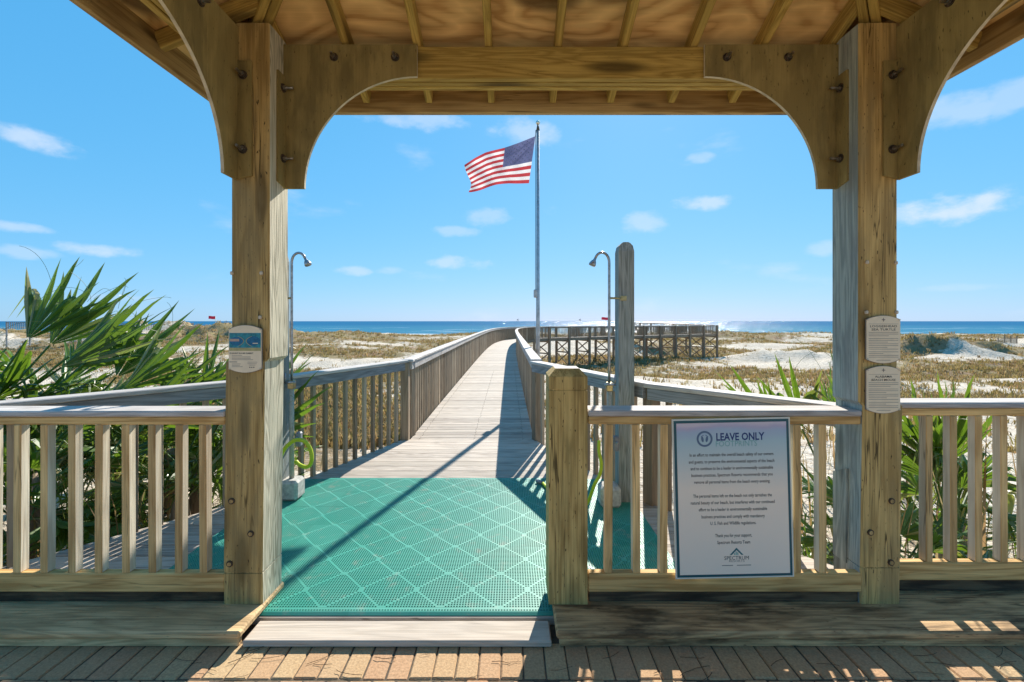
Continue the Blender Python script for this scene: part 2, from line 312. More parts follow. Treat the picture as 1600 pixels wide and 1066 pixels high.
# sea
m, nt, nd, ln, bs = newmat('sea_water'); MATS['sea'] = [m]*3
geo = N(nt, 'ShaderNodeNewGeometry')
def sn(scale, sc, detail=4.0, rough_=.6):
    mp = N(nt, 'ShaderNodeMapping'); mp.inputs['Scale'].default_value = sc; ln.new(geo.outputs['Position'], mp.inputs[0])
    n = N(nt, 'ShaderNodeTexNoise', Scale=scale, Detail=detail, Roughness=rough_); ln.new(mp.outputs[0], n.inputs['Vector']); return n.outputs[0]
sep = N(nt, 'ShaderNodeSeparateXYZ'); ln.new(geo.outputs['Position'], sep.inputs[0])
far = sstep(sep.outputs['Y'], 150, 700, nt, ln)
wc = mixc(nt, far, (.035, .17, .24), (.004, .095, .205))
wc = mixc(nt, mth(nt, 'MULTIPLY', sn(1.0, (.012, .05, 1), 5.0), .5), wc, (.012, .13, .25))
foam = sstep(sn(1.0, (.022, .16, 1), 3.0, .5), .665, .70, nt, ln)
foam = mth(nt, 'MULTIPLY', foam, sstep(sep.outputs['Y'], 420, 300, nt, ln))
shore = sstep(mth(nt, 'ADD', sep.outputs['Y'], mth(nt, 'MULTIPLY', sn(1.0, (.03, .09, 1), 5.0), 26)), 186, 176, nt, ln)
foam = mth(nt, 'MAXIMUM', foam, mth(nt, 'MULTIPLY', shore, .9))
wc = mixc(nt, foam, wc, (.75, .80, .82))
ln.new(wc, bs.inputs['Base Color']); bs.inputs['Roughness'].default_value = .16; bs.inputs['IOR'].default_value = 1.33; bs.inputs['Specular IOR Level'].default_value = .3
def slopes(scale, sc, amt):
    mp = N(nt, 'ShaderNodeMapping'); mp.inputs['Scale'].default_value = sc; ln.new(geo.outputs['Position'], mp.inputs[0])
    n = N(nt, 'ShaderNodeTexNoise', Scale=scale, Detail=3.0, Roughness=.65); ln.new(mp.outputs[0], n.inputs['Vector'])
    v = N(nt, 'ShaderNodeVectorMath', operation='MULTIPLY_ADD'); ln.new(n.outputs['Color'], v.inputs[0]); v.inputs[1].default_value = (amt, amt, 0); v.inputs[2].default_value = (-amt/2, -amt/2, 0); return v.outputs[0]
va = N(nt, 'ShaderNodeVectorMath', operation='ADD'); ln.new(slopes(1.0, (.30, .55, 1), 2.3), va.inputs[0]); ln.new(slopes(1.0, (.05, .13, 1), .9), va.inputs[1])
vb = N(nt, 'ShaderNodeVectorMath', operation='ADD'); ln.new(va.outputs[0], vb.inputs[0]); vb.inputs[1].default_value = (0, 0, 1)
vn = N(nt, 'ShaderNodeVectorMath', operation='NORMALIZE'); ln.new(vb.outputs[0], vn.inputs[0]); df = N(nt, 'ShaderNodeBsdfDiffuse'); ln.new(wc, df.inputs[0]); gl = N(nt, 'ShaderNodeBsdfGlossy'); gl.inputs['Roughness'].default_value = .17; ln.new(vn.outputs[0], gl.inputs['Normal'])
mx = N(nt, 'ShaderNodeMixShader'); mx.inputs[0].default_value = .15; ln.new(df.outputs[0], mx.inputs[1]); ln.new(gl.outputs[0], mx.inputs[2]); ln.new(mx.outputs[0], nt.nodes['Material Output'].inputs[0])

# poster print: pale sky running into sand
m, nt, nd, ln, bs = newmat('poster_print'); MATS['poster_print'] = [m]*3
tc = N(nt, 'ShaderNodeTexCoord'); sp = N(nt, 'ShaderNodeSeparateXYZ'); ln.new(tc.outputs['Object'], sp.inputs[0])
n1 = N(nt, 'ShaderNodeTexNoise', Scale=4.0, Detail=5.0); ln.new(tc.outputs['Object'], n1.inputs['Vector'])
t_ = mth(nt, 'ADD', mth(nt, 'DIVIDE', mth(nt, 'ADD', sp.outputs['Z'], .397), .794), mth(nt, 'MULTIPLY', mth(nt, 'SUBTRACT', n1.outputs[0], .5), .08))
pc = ramp(nt, t_, [(0, (.93, .79, .66)), (.55, (.93, .79, .65)), (.72, (.60, .66, .64)), (.86, (.42, .58, .63)), (.925, (.38, .48, .62)), (.945, (.46, .43, .58)), (.965, (.62, .54, .62)), (1, (.66, .57, .62))])
ln.new(pc, bs.inputs['Base Color']); bs.inputs['Roughness'].default_value = .35

# ------------------------------------------------------------------ object helpers
W = {}
def place(o, M, parent=None):
    if parent is not None:
        o.parent = parent; o.matrix_basis = W[parent.name].inverted() @ M
    else: o.matrix_basis = M
    COL.objects.link(o) if o.name not in COL.objects else None
    W[o.name] = M.copy(); return o
def tag(o, label=None, cat=None, group=None, kind=None):
    if label: o['label'] = label
    if cat: o['category'] = cat
    if group: o['group'] = group
    if kind: o['kind'] = kind
    return o
def thing(name, label=None, cat=None, loc=(0, 0, 0), group=None, kind=None, rotz=0.0):
    o = bpy.data.objects.new(name, None); o.empty_display_size = .2
    place(o, Matrix.Translation(Vector(loc)) @ Matrix.Rotation(rotz, 4, 'Z')); return tag(o, label, cat, group, kind)
MCACHE = {}
def box_mesh(size, mat, bevel=.004, ax=None):
    key = (tuple(round(s, 4) for s in size), mat, bevel, ax)
    if key in MCACHE: return MCACHE[key]
    bm = bmesh.new(); bmesh.ops.create_cube(bm, size=1.0)
    for v in bm.verts: v.co = Vector((v.co.x*size[0], v.co.y*size[1], v.co.z*size[2]))
    if bevel: bmesh.ops.bevel(bm, geom=bm.edges[:], offset=min(bevel, min(size)*.3), segments=1, affect='EDGES')
    me = bpy.data.meshes.new('board'); bm.to_mesh(me); bm.free()
    if ax is None: ax = max(range(3), key=lambda i: size[i])
    me.materials.append(MATS[mat][ax]); MCACHE[key] = me; return me
def box(name, size, loc, mat, parent=None, rot=None, bevel=.004, ax=None):
    o = bpy.data.objects.new(name, box_mesh(size, mat, bevel, ax))
    M = Matrix.Translation(Vector(loc))
    if rot is not None: M = M @ rot
    return place(o, M, parent)
def frame(p0, p1, up=Vector((0, 0, 1))):
    p0, p1 = Vector(p0), Vector(p1); d = (p1-p0); L = d.length; x = d.normalized()
    y = up.cross(x); y = y.normalized() if y.length > 1e-5 else Vector((0, 1, 0)); z = x.cross(y)
    M = Matrix((x, y, z)).transposed().to_4x4(); M.translation = (p0+p1)/2
    return M, L
def between(name, p0, p1, w, h, mat, parent=None, ext=0.0, bevel=.004, up=Vector((0, 0, 1))):
    M, L = frame(p0, p1, up)
    o = bpy.data.objects.new(name, box_mesh((L+2*ext, w, h), mat, bevel, 0)); return place(o, M, parent)
def mesh_obj(name, verts, faces, mats, parent=None, M=None, fm=None, smooth=False):
    me = bpy.data.meshes.new(name); me.from_pydata([tuple(v) for v in verts], [], faces)
    for mm in (mats if isinstance(mats, (list, tuple)) else [mats]):
        me.materials.append(mm if not isinstance(mm, str) else MATS[mm][2])
    if fm is not None: me.polygons.foreach_set('material_index', fm)
    if smooth: me.polygons.foreach_set('use_smooth', [True]*len(me.polygons))
    me.update(); o = bpy.data.objects.new(name, me)
    return place(o, M if M is not None else Matrix.Identity(4), parent)
def tube_data(pts, rad, n=10, caps=True):
    pts = [Vector(p) for p in pts]; rads = rad if isinstance(rad, (list, tuple)) else [rad]*len(pts)
    vs, fs = [], []; prev = None
    for i, p in enumerate(pts):
        t = (pts[min(i+1, len(pts)-1)]-pts[max(i-1, 0)]).normalized()
        if prev is None:
            a = Vector((0, 0, 1)) if abs(t.z) < .9 else Vector((1, 0, 0)); nrm = t.cross(a).normalized()
        else: nrm = (prev - t*prev.dot(t)).normalized()
        prev = nrm; b = t.cross(nrm)
        for k in range(n):
            th = 2*PI*k/n; vs.append(p+(nrm*math.cos(th)+b*math.sin(th))*rads[i])
    for i in range(len(pts)-1):
        for k in range(n): fs.append((i*n+k, i*n+(k+1) % n, (i+1)*n+(k+1) % n, (i+1)*n+k))
    if caps: fs.append(tuple(range(n-1, -1, -1))); fs.append(tuple((len(pts)-1)*n+k for k in range(n)))
    return vs, fs
def tube(name, pts, rad, mat, parent=None, n=10, origin=None):
    o = Vector(origin) if origin is not None else Vector(pts[0])
    vs, fs = tube_data([Vector(p)-o for p in pts], rad, n)
    return mesh_obj(name, vs, fs, mat, parent, Matrix.Translation(o), smooth=True)
def join_boxes(name, items, mat, parent=None, ax=2, kind='stuff'):
    """items: (matrix, size). many plain boxes as one mesh"""
    vs, fs = [], []
    for M, s in items:
        b = len(vs)
        for sx in (-.5, .5):
            for sy in (-.5, .5):
                for sz in (-.5, .5): vs.append(M @ Vector((sx*s[0], sy*s[1], sz*s[2])))
        for f in ((0, 1, 3, 2), (4, 6, 7, 5), (0, 4, 5, 1), (2, 3, 7, 6), (0, 2, 6, 4), (1, 5, 7, 3)): fs.append(tuple(b+i for i in f))
    o = mesh_obj(name, vs, fs, MATS[mat][ax], parent)
    if kind: o['kind'] = kind
    return o
def extrude_poly(pts2, t0, t1, tf):
    """polygon pts2 (a,b) extruded from t0 to t1 ; tf(a,b,t)->Vector. returns verts, faces(front, back, sides)"""
    n = len(pts2); vs = [tf(a, b, t0) for a, b in pts2]+[tf(a, b, t1) for a, b in pts2]
    fs = [tuple(range(n)), tuple(range(2*n-1, n-1, -1))]+[(i, i+n, (i+1) % n+n, (i+1) % n) for i in range(n)]
    return vs, fs
def lerp_at(pts, y, ix=0, iy=1):
    for (a, b) in zip(pts[:-1], pts[1:]):
        if (a[iy]-y)*(b[iy]-y) <= 0 and a[iy] != b[iy]:
            t = (y-a[iy])/(b[iy]-a[iy]); return a[ix]+(b[ix]-a[ix])*t
    return pts[0][ix] if abs(pts[0][iy]-y) < abs(pts[-1][iy]-y) else pts[-1][ix]
def sm(x, a, b):
    t = min(1, max(0, (x-a)/(b-a))); return t*t*(3-2*t)

# ------------------------------------------------------------------ terrain
BLOBS = [(-60, 76, 15, 8, 2.35), (-44, 80, 10, 8, 1.3), (-90, 70, 20, 9, 2.2), (51, 50, 3.4, 2.6, 1.9), (48.5, 51.5, 3.0, 2.6, .8), (45, 53, 6, 4, 1.1), (55.5, 50.8, 2.2, 2.2, 1.25), (58.5, 53, 4, 3, .8), (50.5, 46.8, 5, 1.4, .5), (28, 46, 4.5, 1.8, .8), (36, 47.5, 6, 2.0, .7), (22, 58, 5, 3, .5),
         (-33, 92, 7, 6, .7), (-26, 60, 9, 6, .5), (74, 66, 8, 4, 1.0), (92, 70, 10, 5, 1.3), (45, 92, 22, 8, .6), (33, 88, 12, 6, .35), (-16, 84, 9, 6, -.35), (64, 80, 10, 6, .2), (14, 66, 10, 6, .25)]
def ground_z(x, y):
    z = -.10 - .5*sm(y, 1.6, 3.2) - .25*sm(abs(x), 5, 12)*sm(y, 1.6, 4)
    z += -.75*sm(y, 5, 16) - .95*sm(y, 16, 34) + .85*sm(y, 54, 88)
    amp = .12+.42*sm(y, 8, 40); amp *= 1-.75*sm(y, 118, 140)
    if y > 3:
        z += amp*1.1*noise.fractal(Vector((x*.07, y*.10, 3.1)), 1.0, 2.0, 5)*sm(y, 3, 9)
        z += .10*noise.fractal(Vector((x*.5, y*.5, 9.1)), 1.0, 2.0, 4)*sm(y, 3, 9)*(1-sm(y, 118, 135))
    for bx, by, sx, sy, h in BLOBS:
        q = ((x-bx)/sx)**2+((y-by)/sy)**2
        if q < 9: z += h*math.exp(-q)*(1+.6*noise.fractal(Vector((x*.35, y*.35, 1.7)), 1.0, 2.0, 4))
    z += -1.3*sm(y, 104, 122)-1.7*sm(y, 140, 176)-3*sm(y, 176, 300)
    return z
def veg_amt(x, y):
    if y < 6 or y > 122: return 0.0
    v = .58+1.05*noise.fractal(Vector((x*.055, y*.085, 21.0)), 1.0, 2.0, 5)+.12*sm(y, 50, 80)
    if ((x-49)/6)**2+((y-46.5)/2.6)**2 < 1: v -= .5
    if ((x-54)/3.2)**2+((y-50.2)/1.8)**2 < 1: v += .5
    if ((x-33)/6)**2+((y-43.5)/1.6)**2 < 1: v -= .4
    v += .18*math.exp(-((x-30)/18)**2-((y-36)/14)**2)
    if ((x-45)/6)**2+((y-51)/3)**2 < 1 and y > 50: v += .3
    v += .5*math.exp(-((y-31-.02*x)/3.2)**2)*sm(x, 20, 30)
    v += .35*math.exp(-((x+60)/22)**2-((y-72)/10)**2)
    v -= .22*(1-sm(y, 12, 32))
    return max(0.0, min(1.0, v))
angs = np.concatenate([np.linspace(-62, 62, 420), np.linspace(66, 294, 58)])*PI/180
rads = np.concatenate([[.5, 1.0], np.geomspace(1.6, 200, 330), np.geomspace(215, 4000, 16)])
gv, gf, vg = [], [], []
for r in rads:
    for a in angs:
        x, y = float(r*math.sin(a)), float(r*math.cos(a)); gv.append((x, y, ground_z(x, y))); vg.append(veg_amt(x, y))
na = len(angs)
for i in range(len(rads)-1):
    for k in range(na): gf.append((i*na+k, i*na+(k+1) % na, (i+1)*na+(k+1) % na, (i+1)*na+k))
gf.append(tuple(range(na-1, -1, -1)))
ground = mesh_obj('sand_ground', gv, gf, 'sand', smooth=True); tag(ground, kind='structure')
ground.data.attributes.new('veg', 'FLOAT', 'POINT').data.foreach_set('value', vg)
SEA_Z = -3.45
sea = mesh_obj('sea', [(-40000, 120, SEA_Z), (40000, 120, SEA_Z), (40000, 60000, SEA_Z), (-40000, 60000, SEA_Z)], [(0, 1, 2, 3)], 'sea'); tag(sea, kind='structure')

# dune grass: thousands of blades nobody could count
def blades(name, spots, mat, label, cat, nb=(5, 9), hgt=(.18, .5), wid=.012, splay=.55):
    V, Fc, T = [], [], []
    for (x, y, z, s) in spots:
        base_t = random.random()
        for _ in range(random.randint(*nb)):
            h = random.uniform(*hgt)*s; a = random.uniform(0, 2*PI); lean = random.uniform(.1, splay)*h
            w = wid*s*random.uniform(.7, 1.4); bx, by = x+random.uniform(-.14, .14)*s, y+random.uniform(-.14, .14)*s
            ca, sa = math.cos(a), math.sin(a); b = len(V)
            V += [(bx-sa*w, by+ca*w, z-.03), (bx+sa*w, by-ca*w, z-.03), (bx+ca*lean*.4+sa*w*.8, by+sa*lean*.4-ca*w*.8, z+h*.6), (bx+ca*lean*.4-sa*w*.8, by+sa*lean*.4+ca*w*.8, z+h*.6), (bx+ca*lean, by+sa*lean, z+h*.97)]
            Fc += [(b, b+1, b+2, b+3), (b+3, b+2, b+4)]
            t = min(1, max(0, base_t+random.uniform(-.15, .15))); T += [t]*5
    o = mesh_obj(name, V, Fc, mat); tag(o, label, cat, kind='stuff')
    o.data.attributes.new('tint', 'FLOAT', 'POINT').data.foreach_set('value', T); return o
spots = []
while len(spots) < 30000:
    y = math.exp(random.uniform(math.log(7.5), math.log(118))); x = random.uniform(-1.25, 1.25)*y
    v = veg_amt(x, y)
    if abs(x+.5) < 1.0 and y < 38: continue
    if random.random() < max(.02, (v-.38)*1.3):
        s = .7+.010*y+random.uniform(0, .5); spots.append((x, y, ground_z(x, y), s))
blades('dune_grass', spots, 'dune_grass', 'dry brown and olive grass scattered over the sand dunes', 'dune grass', nb=(6, 11), hgt=(.07, .24), wid=.017, splay=1.1)

# ------------------------------------------------------------------ brick paving
paving = thing('brick_paving', kind='structure', loc=(0, 1.5, -.03))
mesh_obj('bedding', *extrude_poly([(-6, -5), (6, -5), (6, 2.18), (-6, 2.18)], -.098, -.0375, lambda a, b, t: Vector((a, b, t))), 'joint_sand', paving)
BW, BL = .0975, .212
brick_me = [box_mesh((BW-s1, BL-.006, .05), 'brick', .006, 1) for s1 in (.0025, .0035, .005)]
x0 = -3.9; rest = []
for r in range(5):
    yc = 2.045-BL/2-r*BL
    for k in range(80):
        xc = x0+k*BW+(r % 2)*BW*.5; zc = -.057+random.uniform(-.003, .003)
        M = Matrix.Translation((xc, yc+random.uniform(-.003, .003), zc)) @ Matrix.Rotation(random.uniform(-.012, .012), 4, 'Z')
        if r < 2: place(bpy.data.objects.new('brick', random.choice(brick_me)), M, paving)
        else: rest.append((M, (BW-.004, BL-.005, .05)))
for r in range(5, 24):
    yc = 2.045-BL/2-r*BL
    for k in range(80): rest.append((Matrix.Translation((x0+k*BW+(r % 2)*BW*.5, yc, -.057)), (BW-.004, BL-.005, .05)))
join_boxes('brick_field', rest, 'brick', paving)

# ------------------------------------------------------------------ entrance deck
L_EDGE = [(-3.45, 2.17), (-2.09, 3.72), (-1.288, 5.616)]
R_EDGE = [(2.10, 2.17), (1.97, 2.60), (1.105, 3.52), (.285, 5.41)]
deck = thing('deck', kind='structure', loc=(-.5, 3, -.4))
y = 2.17
while y < 5.43:
    y1 = y+.138
    a0, a1, b0, b1 = lerp_at(L_EDGE, y), lerp_at(L_EDGE, y1), lerp_at(R_EDGE, y), lerp_at(R_EDGE, min(y1, 5.41))
    cx, cy = (a0+b0)/2, y+.069
    q = [(a0-cx, -.069), (b0-cx, -.069), (b1-cx, .066), (a1-cx, .066)]
    vs, fs = extrude_poly(q, -.036, -.0005*random.random(), lambda a, b, t: Vector((a, b, t)))
    mesh_obj('plank', vs, fs, MATS['deck'][0], deck, Matrix.Translation((cx, cy, 0))); y += .142
for P in (L_EDGE, R_EDGE):
    for i, (a, b) in enumerate(zip(P[:-1], P[1:])): between('rim_joist', (*a, -.14), (*b, -.14), .04, .19+.004*(i % 2), 'trestle', deck, ext=.01)
for x in (-2.3, -1.0, .3, 1.4):
    gz = ground_z(x, 3.0)-.2; box('pile', (.14, .14, -.05-gz), (x, 3.0, (-.05+gz)/2), 'trestle', deck)
box('step_board', (1.43, .142, .03), (-.532, 2.080, -.0155), 'deck', deck, bevel=.006)

# ------------------------------------------------------------------ boardwalk
CL = [(-.50, 5.45), (-.525, 8), (-.565, 14), (-.585, 20), (-.54, 25), (-.36, 29.5), (.1, 33.2), (.95, 36.2), (2.4, 38.3), (4.4, 39.7), (10, 43.1), (17, 47.35), (23.6, 51.3)]
def catmull(P, step):
    out = []
    P = [Vector((p[0], p[1])) for p in P]; Q = [2*P[0]-P[1]]+P+[2*P[-1]-P[-2]]
    dense = []
    for i in range(1, len(Q)-2):
        for k in range(40):
            t = k/40; a, b, c, d = Q[i-1], Q[i], Q[i+1], Q[i+2]
            dense.append(.5*((2*b)+(c-a)*t+(2*a-5*b+4*c-d)*t*t+(3*b-a-3*c+d)*t**3))
    dense.append(P[-1]); acc = 0.0; out = [dense[0]]
    for a, b in zip(dense[:-1], dense[1:]):
        L = (b-a).length
        while acc+L >= step*len(out): 
            t = (step*len(out)-acc)/L; out.append(a+(b-a)*t)
        acc += L
    return out
PL = catmull(CL, .142)
def tang(pts, i): return (pts[min(i+1, len(pts)-1)]-pts[max(i-1, 0)]).normalized()
boardwalk = thing('boardwalk', kind='structure', loc=(-.5, 8, -.3))
HALF = .775; restp = []
for i, p in enumerate(PL):
    t = tang(PL, i); ang = math.atan2(-t.x, t.y)
    M = Matrix.Translation((p.x, p.y, -.018-.0015*random.random())) @ Matrix.Rotation(ang+random.uniform(-.002, .002), 4, 'Z')
    if p.y < 24: place(bpy.data.objects.new('plank', box_mesh((HALF*2, .137, .034), 'deck', .004, 0)), M, boardwalk)
    else: restp.append((M, (HALF*2, .139, .034)))
scr = []
for i, p in enumerate(PL):
    if p.y > 13: break
    t = tang(PL, i)
    for off in (-.66, .02, .64):
        for e_ in (-.035, .035):
            q = p+Vector((t.y, -t.x))*(off+random.uniform(-.012, .012))+t*e_; scr.append((Matrix.Translation((q.x, q.y, -.0008)), (.009, .009, .003)))
join_boxes('screw_heads', scr, 'dark_steel', boardwalk)
join_boxes('far_planks', restp, 'deck', boardwalk, ax=0)

def offset(pts, d):
    return [Vector((p.x, p.y))+Vector((tang(pts, i).y, -tang(pts, i).x))*d for i, p in enumerate(pts)]
def railing(name, label, pts, inner, capz, mats, posts=True, step=.14, zb=-.13, far=24.0, post_ext=True, psize=.10, group=None, capw=.14, zofs=0.0, start_skip=.1, cat='railing'):
    """pts: post positions (2-D). inner: +1 when the walking side lies to the right of the direction of travel."""
    cap_m, sub_m, bal_m, post_m = mats
    root = thing(name, label, cat, (pts[0][0], pts[0][1], zb), group)
    P = [Vector((p[0], p[1])) for p in pts]; rest = []
    for i, (a, b) in enumerate(zip(P[:-1], P[1:])):
        d = (b-a); L = d.length; d = d/L; nrm = Vector((d.y, -d.x))*inner
        zo = -.002*(i % 2)+zofs
        between('cap', (a.x, a.y, capz-.018+zo), (b.x, b.y, capz-.018+zo), capw, .034, cap_m, root, ext=.012, bevel=.006)
        s = nrm*.036
        between('sub_rail', (a.x+s.x, a.y+s.y, capz-.083+zo), (b.x+s.x, b.y+s.y, capz-.083+zo), .036, .092, sub_m, root, ext=-.012)
        n = int((L-start_skip*1.2)/step); off0 = (L-(n-1)*step)/2 if n > 0 else 0
        for k in range(n):
            q = a+d*(off0+k*step+random.uniform(-.006, .006))-nrm*.004; top = capz-.04; hh = top-zb
            M = Matrix.Translation((q.x, q.y, zb+hh/2)) @ Matrix.Rotation(math.atan2(d.y, d.x)+random.uniform(-.03, .03), 4, 'Z') @ Matrix.Rotation(random.uniform(-.004, .004), 4, 'X')
            if q.y < far: place(bpy.data.objects.new('baluster', box_mesh((.038, .038, hh), bal_m, .003)), M, root)
            else: rest.append((M, (.038, .038, hh)))
    if posts:
        for i, p in enumerate(P):
            d = (P[min(i+1, len(P)-1)]-P[max(i-1, 0)]).normalized(); nrm = Vector((d.y, -d.x))*inner
            g = ground_z(p.x, p.y)-.25 if post_ext else zb; q = p-nrm*.03
            box('post', (psize, psize, capz-.04-g), (q.x, q.y, (capz-.04+g)/2), post_m, root, Matrix.Rotation(math.atan2(d.y, d.x), 4, 'Z'))
    if rest: join_boxes('far_balusters', rest, bal_m, root)
    return root
WOODS = ('cap_grey', 'rail_grey', 'baluster_brown', 'baluster_brown')
railing('angled_railing', 'grey capped railing angling away behind the palmetto clump to the boardwalk mouth', [(-3.5, 2.06), (-2.07, 3.72), (-1.288, 5.616)], +1, .998, WOODS)
railing('angled_railing', 'grey capped railing behind the framed notice, angling from boardwalk to sea turtle post', [(.285, 5.41), (1.108, 3.52), (2.00, 2.56)], +1, .982, WOODS)
# boardwalk rails: posts every 17 planks
idx = list(range(0, len(PL), 17))
LW, RW = offset(PL, -HALF-.03), offset(PL, HALF+.03)
corner = next(i for i, p in enumerate(PL) if p.x > 2.9)
WOOD2 = ('cap_grey', 'cap_grey', 'baluster_brown', 'baluster_brown')
railing('boardwalk_railing', 'sunlit inner side of the long boardwalk railing running off beside the open dune grass', [LW[i] for i in idx], +1, 1.0, WOOD2)
railing('boardwalk_railing', 'shaded boardwalk railing passing the flagpole and bending onto the raised trestle', [RW[i] for i in idx], -1, 1.0, WOOD2)
# raised part on trestle bents
trestle = thing('boardwalk_trestle', 'brown timber trestle with crossed braces carrying the far boardwalk over the sand', 'trestle', (3, 38, -2.2))
for i in idx:
    if PL[i].x < 2.0: continue
    a, b = LW[i], RW[i]; t = tang(PL, i)
    for q, s in ((a, -1), (b, 1)):
        n2 = Vector((t.y, -t.x))*s; q2 = q+n2*.13; g = ground_z(q2.x, q2.y)-.3
        box('pile', (.17, .17, 1.0-g), (q2.x, q2.y, (1.0+g)/2), 'trestle', trestle, Matrix.Rotation(math.atan2(t.y, t.x), 4, 'Z'))
    g = min(ground_z(a.x, a.y), ground_z(b.x, b.y)); zm = (g-.1)*.52
    A, B = Vector((a.x, a.y, 0))-Vector((t.x, t.y, 0))*.10, Vector((b.x, b.y, 0))-Vector((t.x, t.y, 0))*.10
    U = lambda p, z: (p.x, p.y, z)
    f = Vector((t.x, t.y, 0))*.045
    between('cap_beam', U(A, -.27), U(B, -.27), .05, .2, 'trestle', trestle, ext=.15)
    between('girt', U(A, zm), U(B, zm), .05, .12, 'trestle', trestle, ext=.15)
    between('brace', U(A, -.35), U(B, zm+.05), .04, .10, 'trestle', trestle); between('brace', U(A+f, zm+.05), U(B+f, -.35), .04, .10, 'trestle', trestle)
    between('brace', U(A, zm-.05), U(B, g+.05), .04, .10, 'trestle', trestle); between('brace', U(A+f, g+.05), U(B+f, zm-.05), .04, .10, 'trestle', trestle)
for rail in (LW, RW):
    for i, j in zip(idx[:-1], idx[1:]):
        if PL[i].y > 20: between('stringer', (rail[i].x, rail[i].y, -.15+.002*(i % 2)), (rail[j].x, rail[j].y, -.15+.002*(i % 2)), .06, .22, 'trestle', trestle)
# last flight, turning to the beach behind the trestle end
e = PL[idx[-1]]
LEG = [(e.x+.1, e.y+1.0), (e.x-1.6, e.y+5.0), (e.x-4.2, e.y+11), (e.x-6.4, e.y+16)]
flight = thing('beach_ramp', 'far brown boardwalk flight rising beyond the trestle end towards the sea', 'boardwalk', (e.x, e.y+1, 0))
for i, (a, b) in enumerate(zip(LEG[:-1], LEG[1:])):
    zz0, zz1 = .1*i, .1*(i+1)
    between('walkway', (*a, zz0-.05), (*b, zz1-.05), 1.55, .08, 'deck', flight)
    for s in (-.8, .8):
        A, B = Vector((a[0]+s, a[1], zz0)), Vector((b[0]+s, b[1], zz1))
        between('cap', A+Vector((0, 0, 1.0)), B+Vector((0, 0, 1.0)), .14, .04, 'trestle', flight)
        n = int((B-A).length/.28)
        join_boxes('balusters', [(Matrix.Translation(A+(B-A)*((k+.5)/n)+Vector((0, 0, .45))), (.05, .05, 1.06)) for k in range(n)], 'trestle', flight)
        g = ground_z(B.x, B.y)-.3; box('pile', (.16, .16, B.z+1-g), (B.x, B.y, (B.z+1+g)/2), 'trestle', flight)

# ------------------------------------------------------------------ gazebo
YW, XL, XR = 2.35, -1.395, 1.955           # inner planes of the front, one side and the other side beam
ZB, ZT = H+1.313, H+1.486                   # beam bottom and top
YB = YW-(XR-XL)                             # back beam plane
GC = Vector(((XL+XR)/2, (YW+YB)/2)); SL = .41
gaz = thing('gazebo', 'timber gazebo with hip roof, curved corner brackets and two heavy posts framing the boardwalk', 'gazebo', (GC.x, GC.y, -.03))
def post(loops, faces_mats, name='post'):
    """loops: (z, x0, x1, y0, y1)"""
    zc = loops[0][0]; c = Vector(((loops[0][1]+loops[0][2])/2, (loops[0][3]+loops[0][4])/2, zc)); vs, fs, fm = [], [], []
    ch = .007
    for z, a, b, y0, y1 in loops:
        for (x, yy) in ((a+ch, y0), (b-ch, y0), (b, y0+ch), (b, y1-ch), (b-ch, y1), (a+ch, y1), (a, y1-ch), (a, y0+ch)): vs.append(Vector((x, yy, z))-c)
    for i in range(len(loops)-1):
        for k in range(8):
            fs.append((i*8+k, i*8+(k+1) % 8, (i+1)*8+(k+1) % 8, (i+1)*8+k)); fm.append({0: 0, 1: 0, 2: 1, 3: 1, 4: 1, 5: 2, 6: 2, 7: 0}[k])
    n = len(loops)-1; fs.append(tuple(n*8+k for k in range(8))); fm.append(0)
    return mesh_obj(name, vs, fs, [MATS[m_][2] for m_ in faces_mats], gaz, Matrix.Translation(c), fm)
gk = .004
def loops_for(x_lo, x_up, zj, zk):
    a, b = x_lo; c, d = x_up; ab, bb = a-.012, b-.012
    return [(.048, ab, bb, 2.196, 2.386), (zk-.004, ab, bb, 2.194, 2.386), (zk-.003, ab+gk, bb-gk, 2.198, 2.383), (zk+.003, ab+gk, bb-gk, 2.198, 2.383), (zk+.004, ab, bb, 2.193, 2.386),
            (zj, a, b, 2.192, 2.386), (zj+.02, c, d, 2.197, 2.386), (ZT+.02, c, d, 2.197, 2.386)]
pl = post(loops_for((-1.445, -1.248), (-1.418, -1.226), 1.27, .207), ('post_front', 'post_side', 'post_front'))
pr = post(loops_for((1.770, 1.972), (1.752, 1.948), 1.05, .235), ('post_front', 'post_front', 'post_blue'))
for xb in (-1.32, 1.85):
    box('post', (.19, .19, ZT+.03), (xb, YB-.06, ZT/2-.015), 'post_front', gaz)
def bolt_head(p, parent, r=.016):
    M = Matrix.Translation(p)
    vs, fs = tube_data([(0, .004, 0), (0, -.004, 0)], r, 14); o = mesh_obj('bolt', vs, fs, 'dark_steel', parent, M)
    vs, fs = tube_data([(0, 0, 0), (0, -.007, 0)], r*.62, 8); c = mesh_obj('bolt_head', vs, fs, 'fascia', parent, M)
    return o
for (u, v) in ((362, 783), (392, 834), (359, 881)): p = at(u, v, 2.192); bolt_head(p, pl)
for (u, v) in ((1393, 783), (1360, 832), (1392, 879)): p = at(u, v, 2.192); bolt_head(p, pr)
for (u, v, q) in ((363, 427, pl), (409, 427, pl), (407, 496, pl), (1354, 410, pr), (1399, 411, pr), (1353, 488, pr), (1400, 488, pr)):
    p = at(u, v, 2.197); box('screw', (.016, .014, .018), p+Vector((0, -.003, 0)), 'screw_white', q, bevel=.004)
# scarf patch on the inner side of the sea turtle post
patch = [(-.10, -.25), (-.008, -.25), (-.008, .20), (-.10, .245)]
vs, fs = extrude_poly(patch, 0, .012, lambda a, b, t: Vector((-t, a+.19, b)))
mesh_obj('repair_block', vs, fs, 'post_blue', pr, Matrix.Translation((1.762, 2.192, .46)))
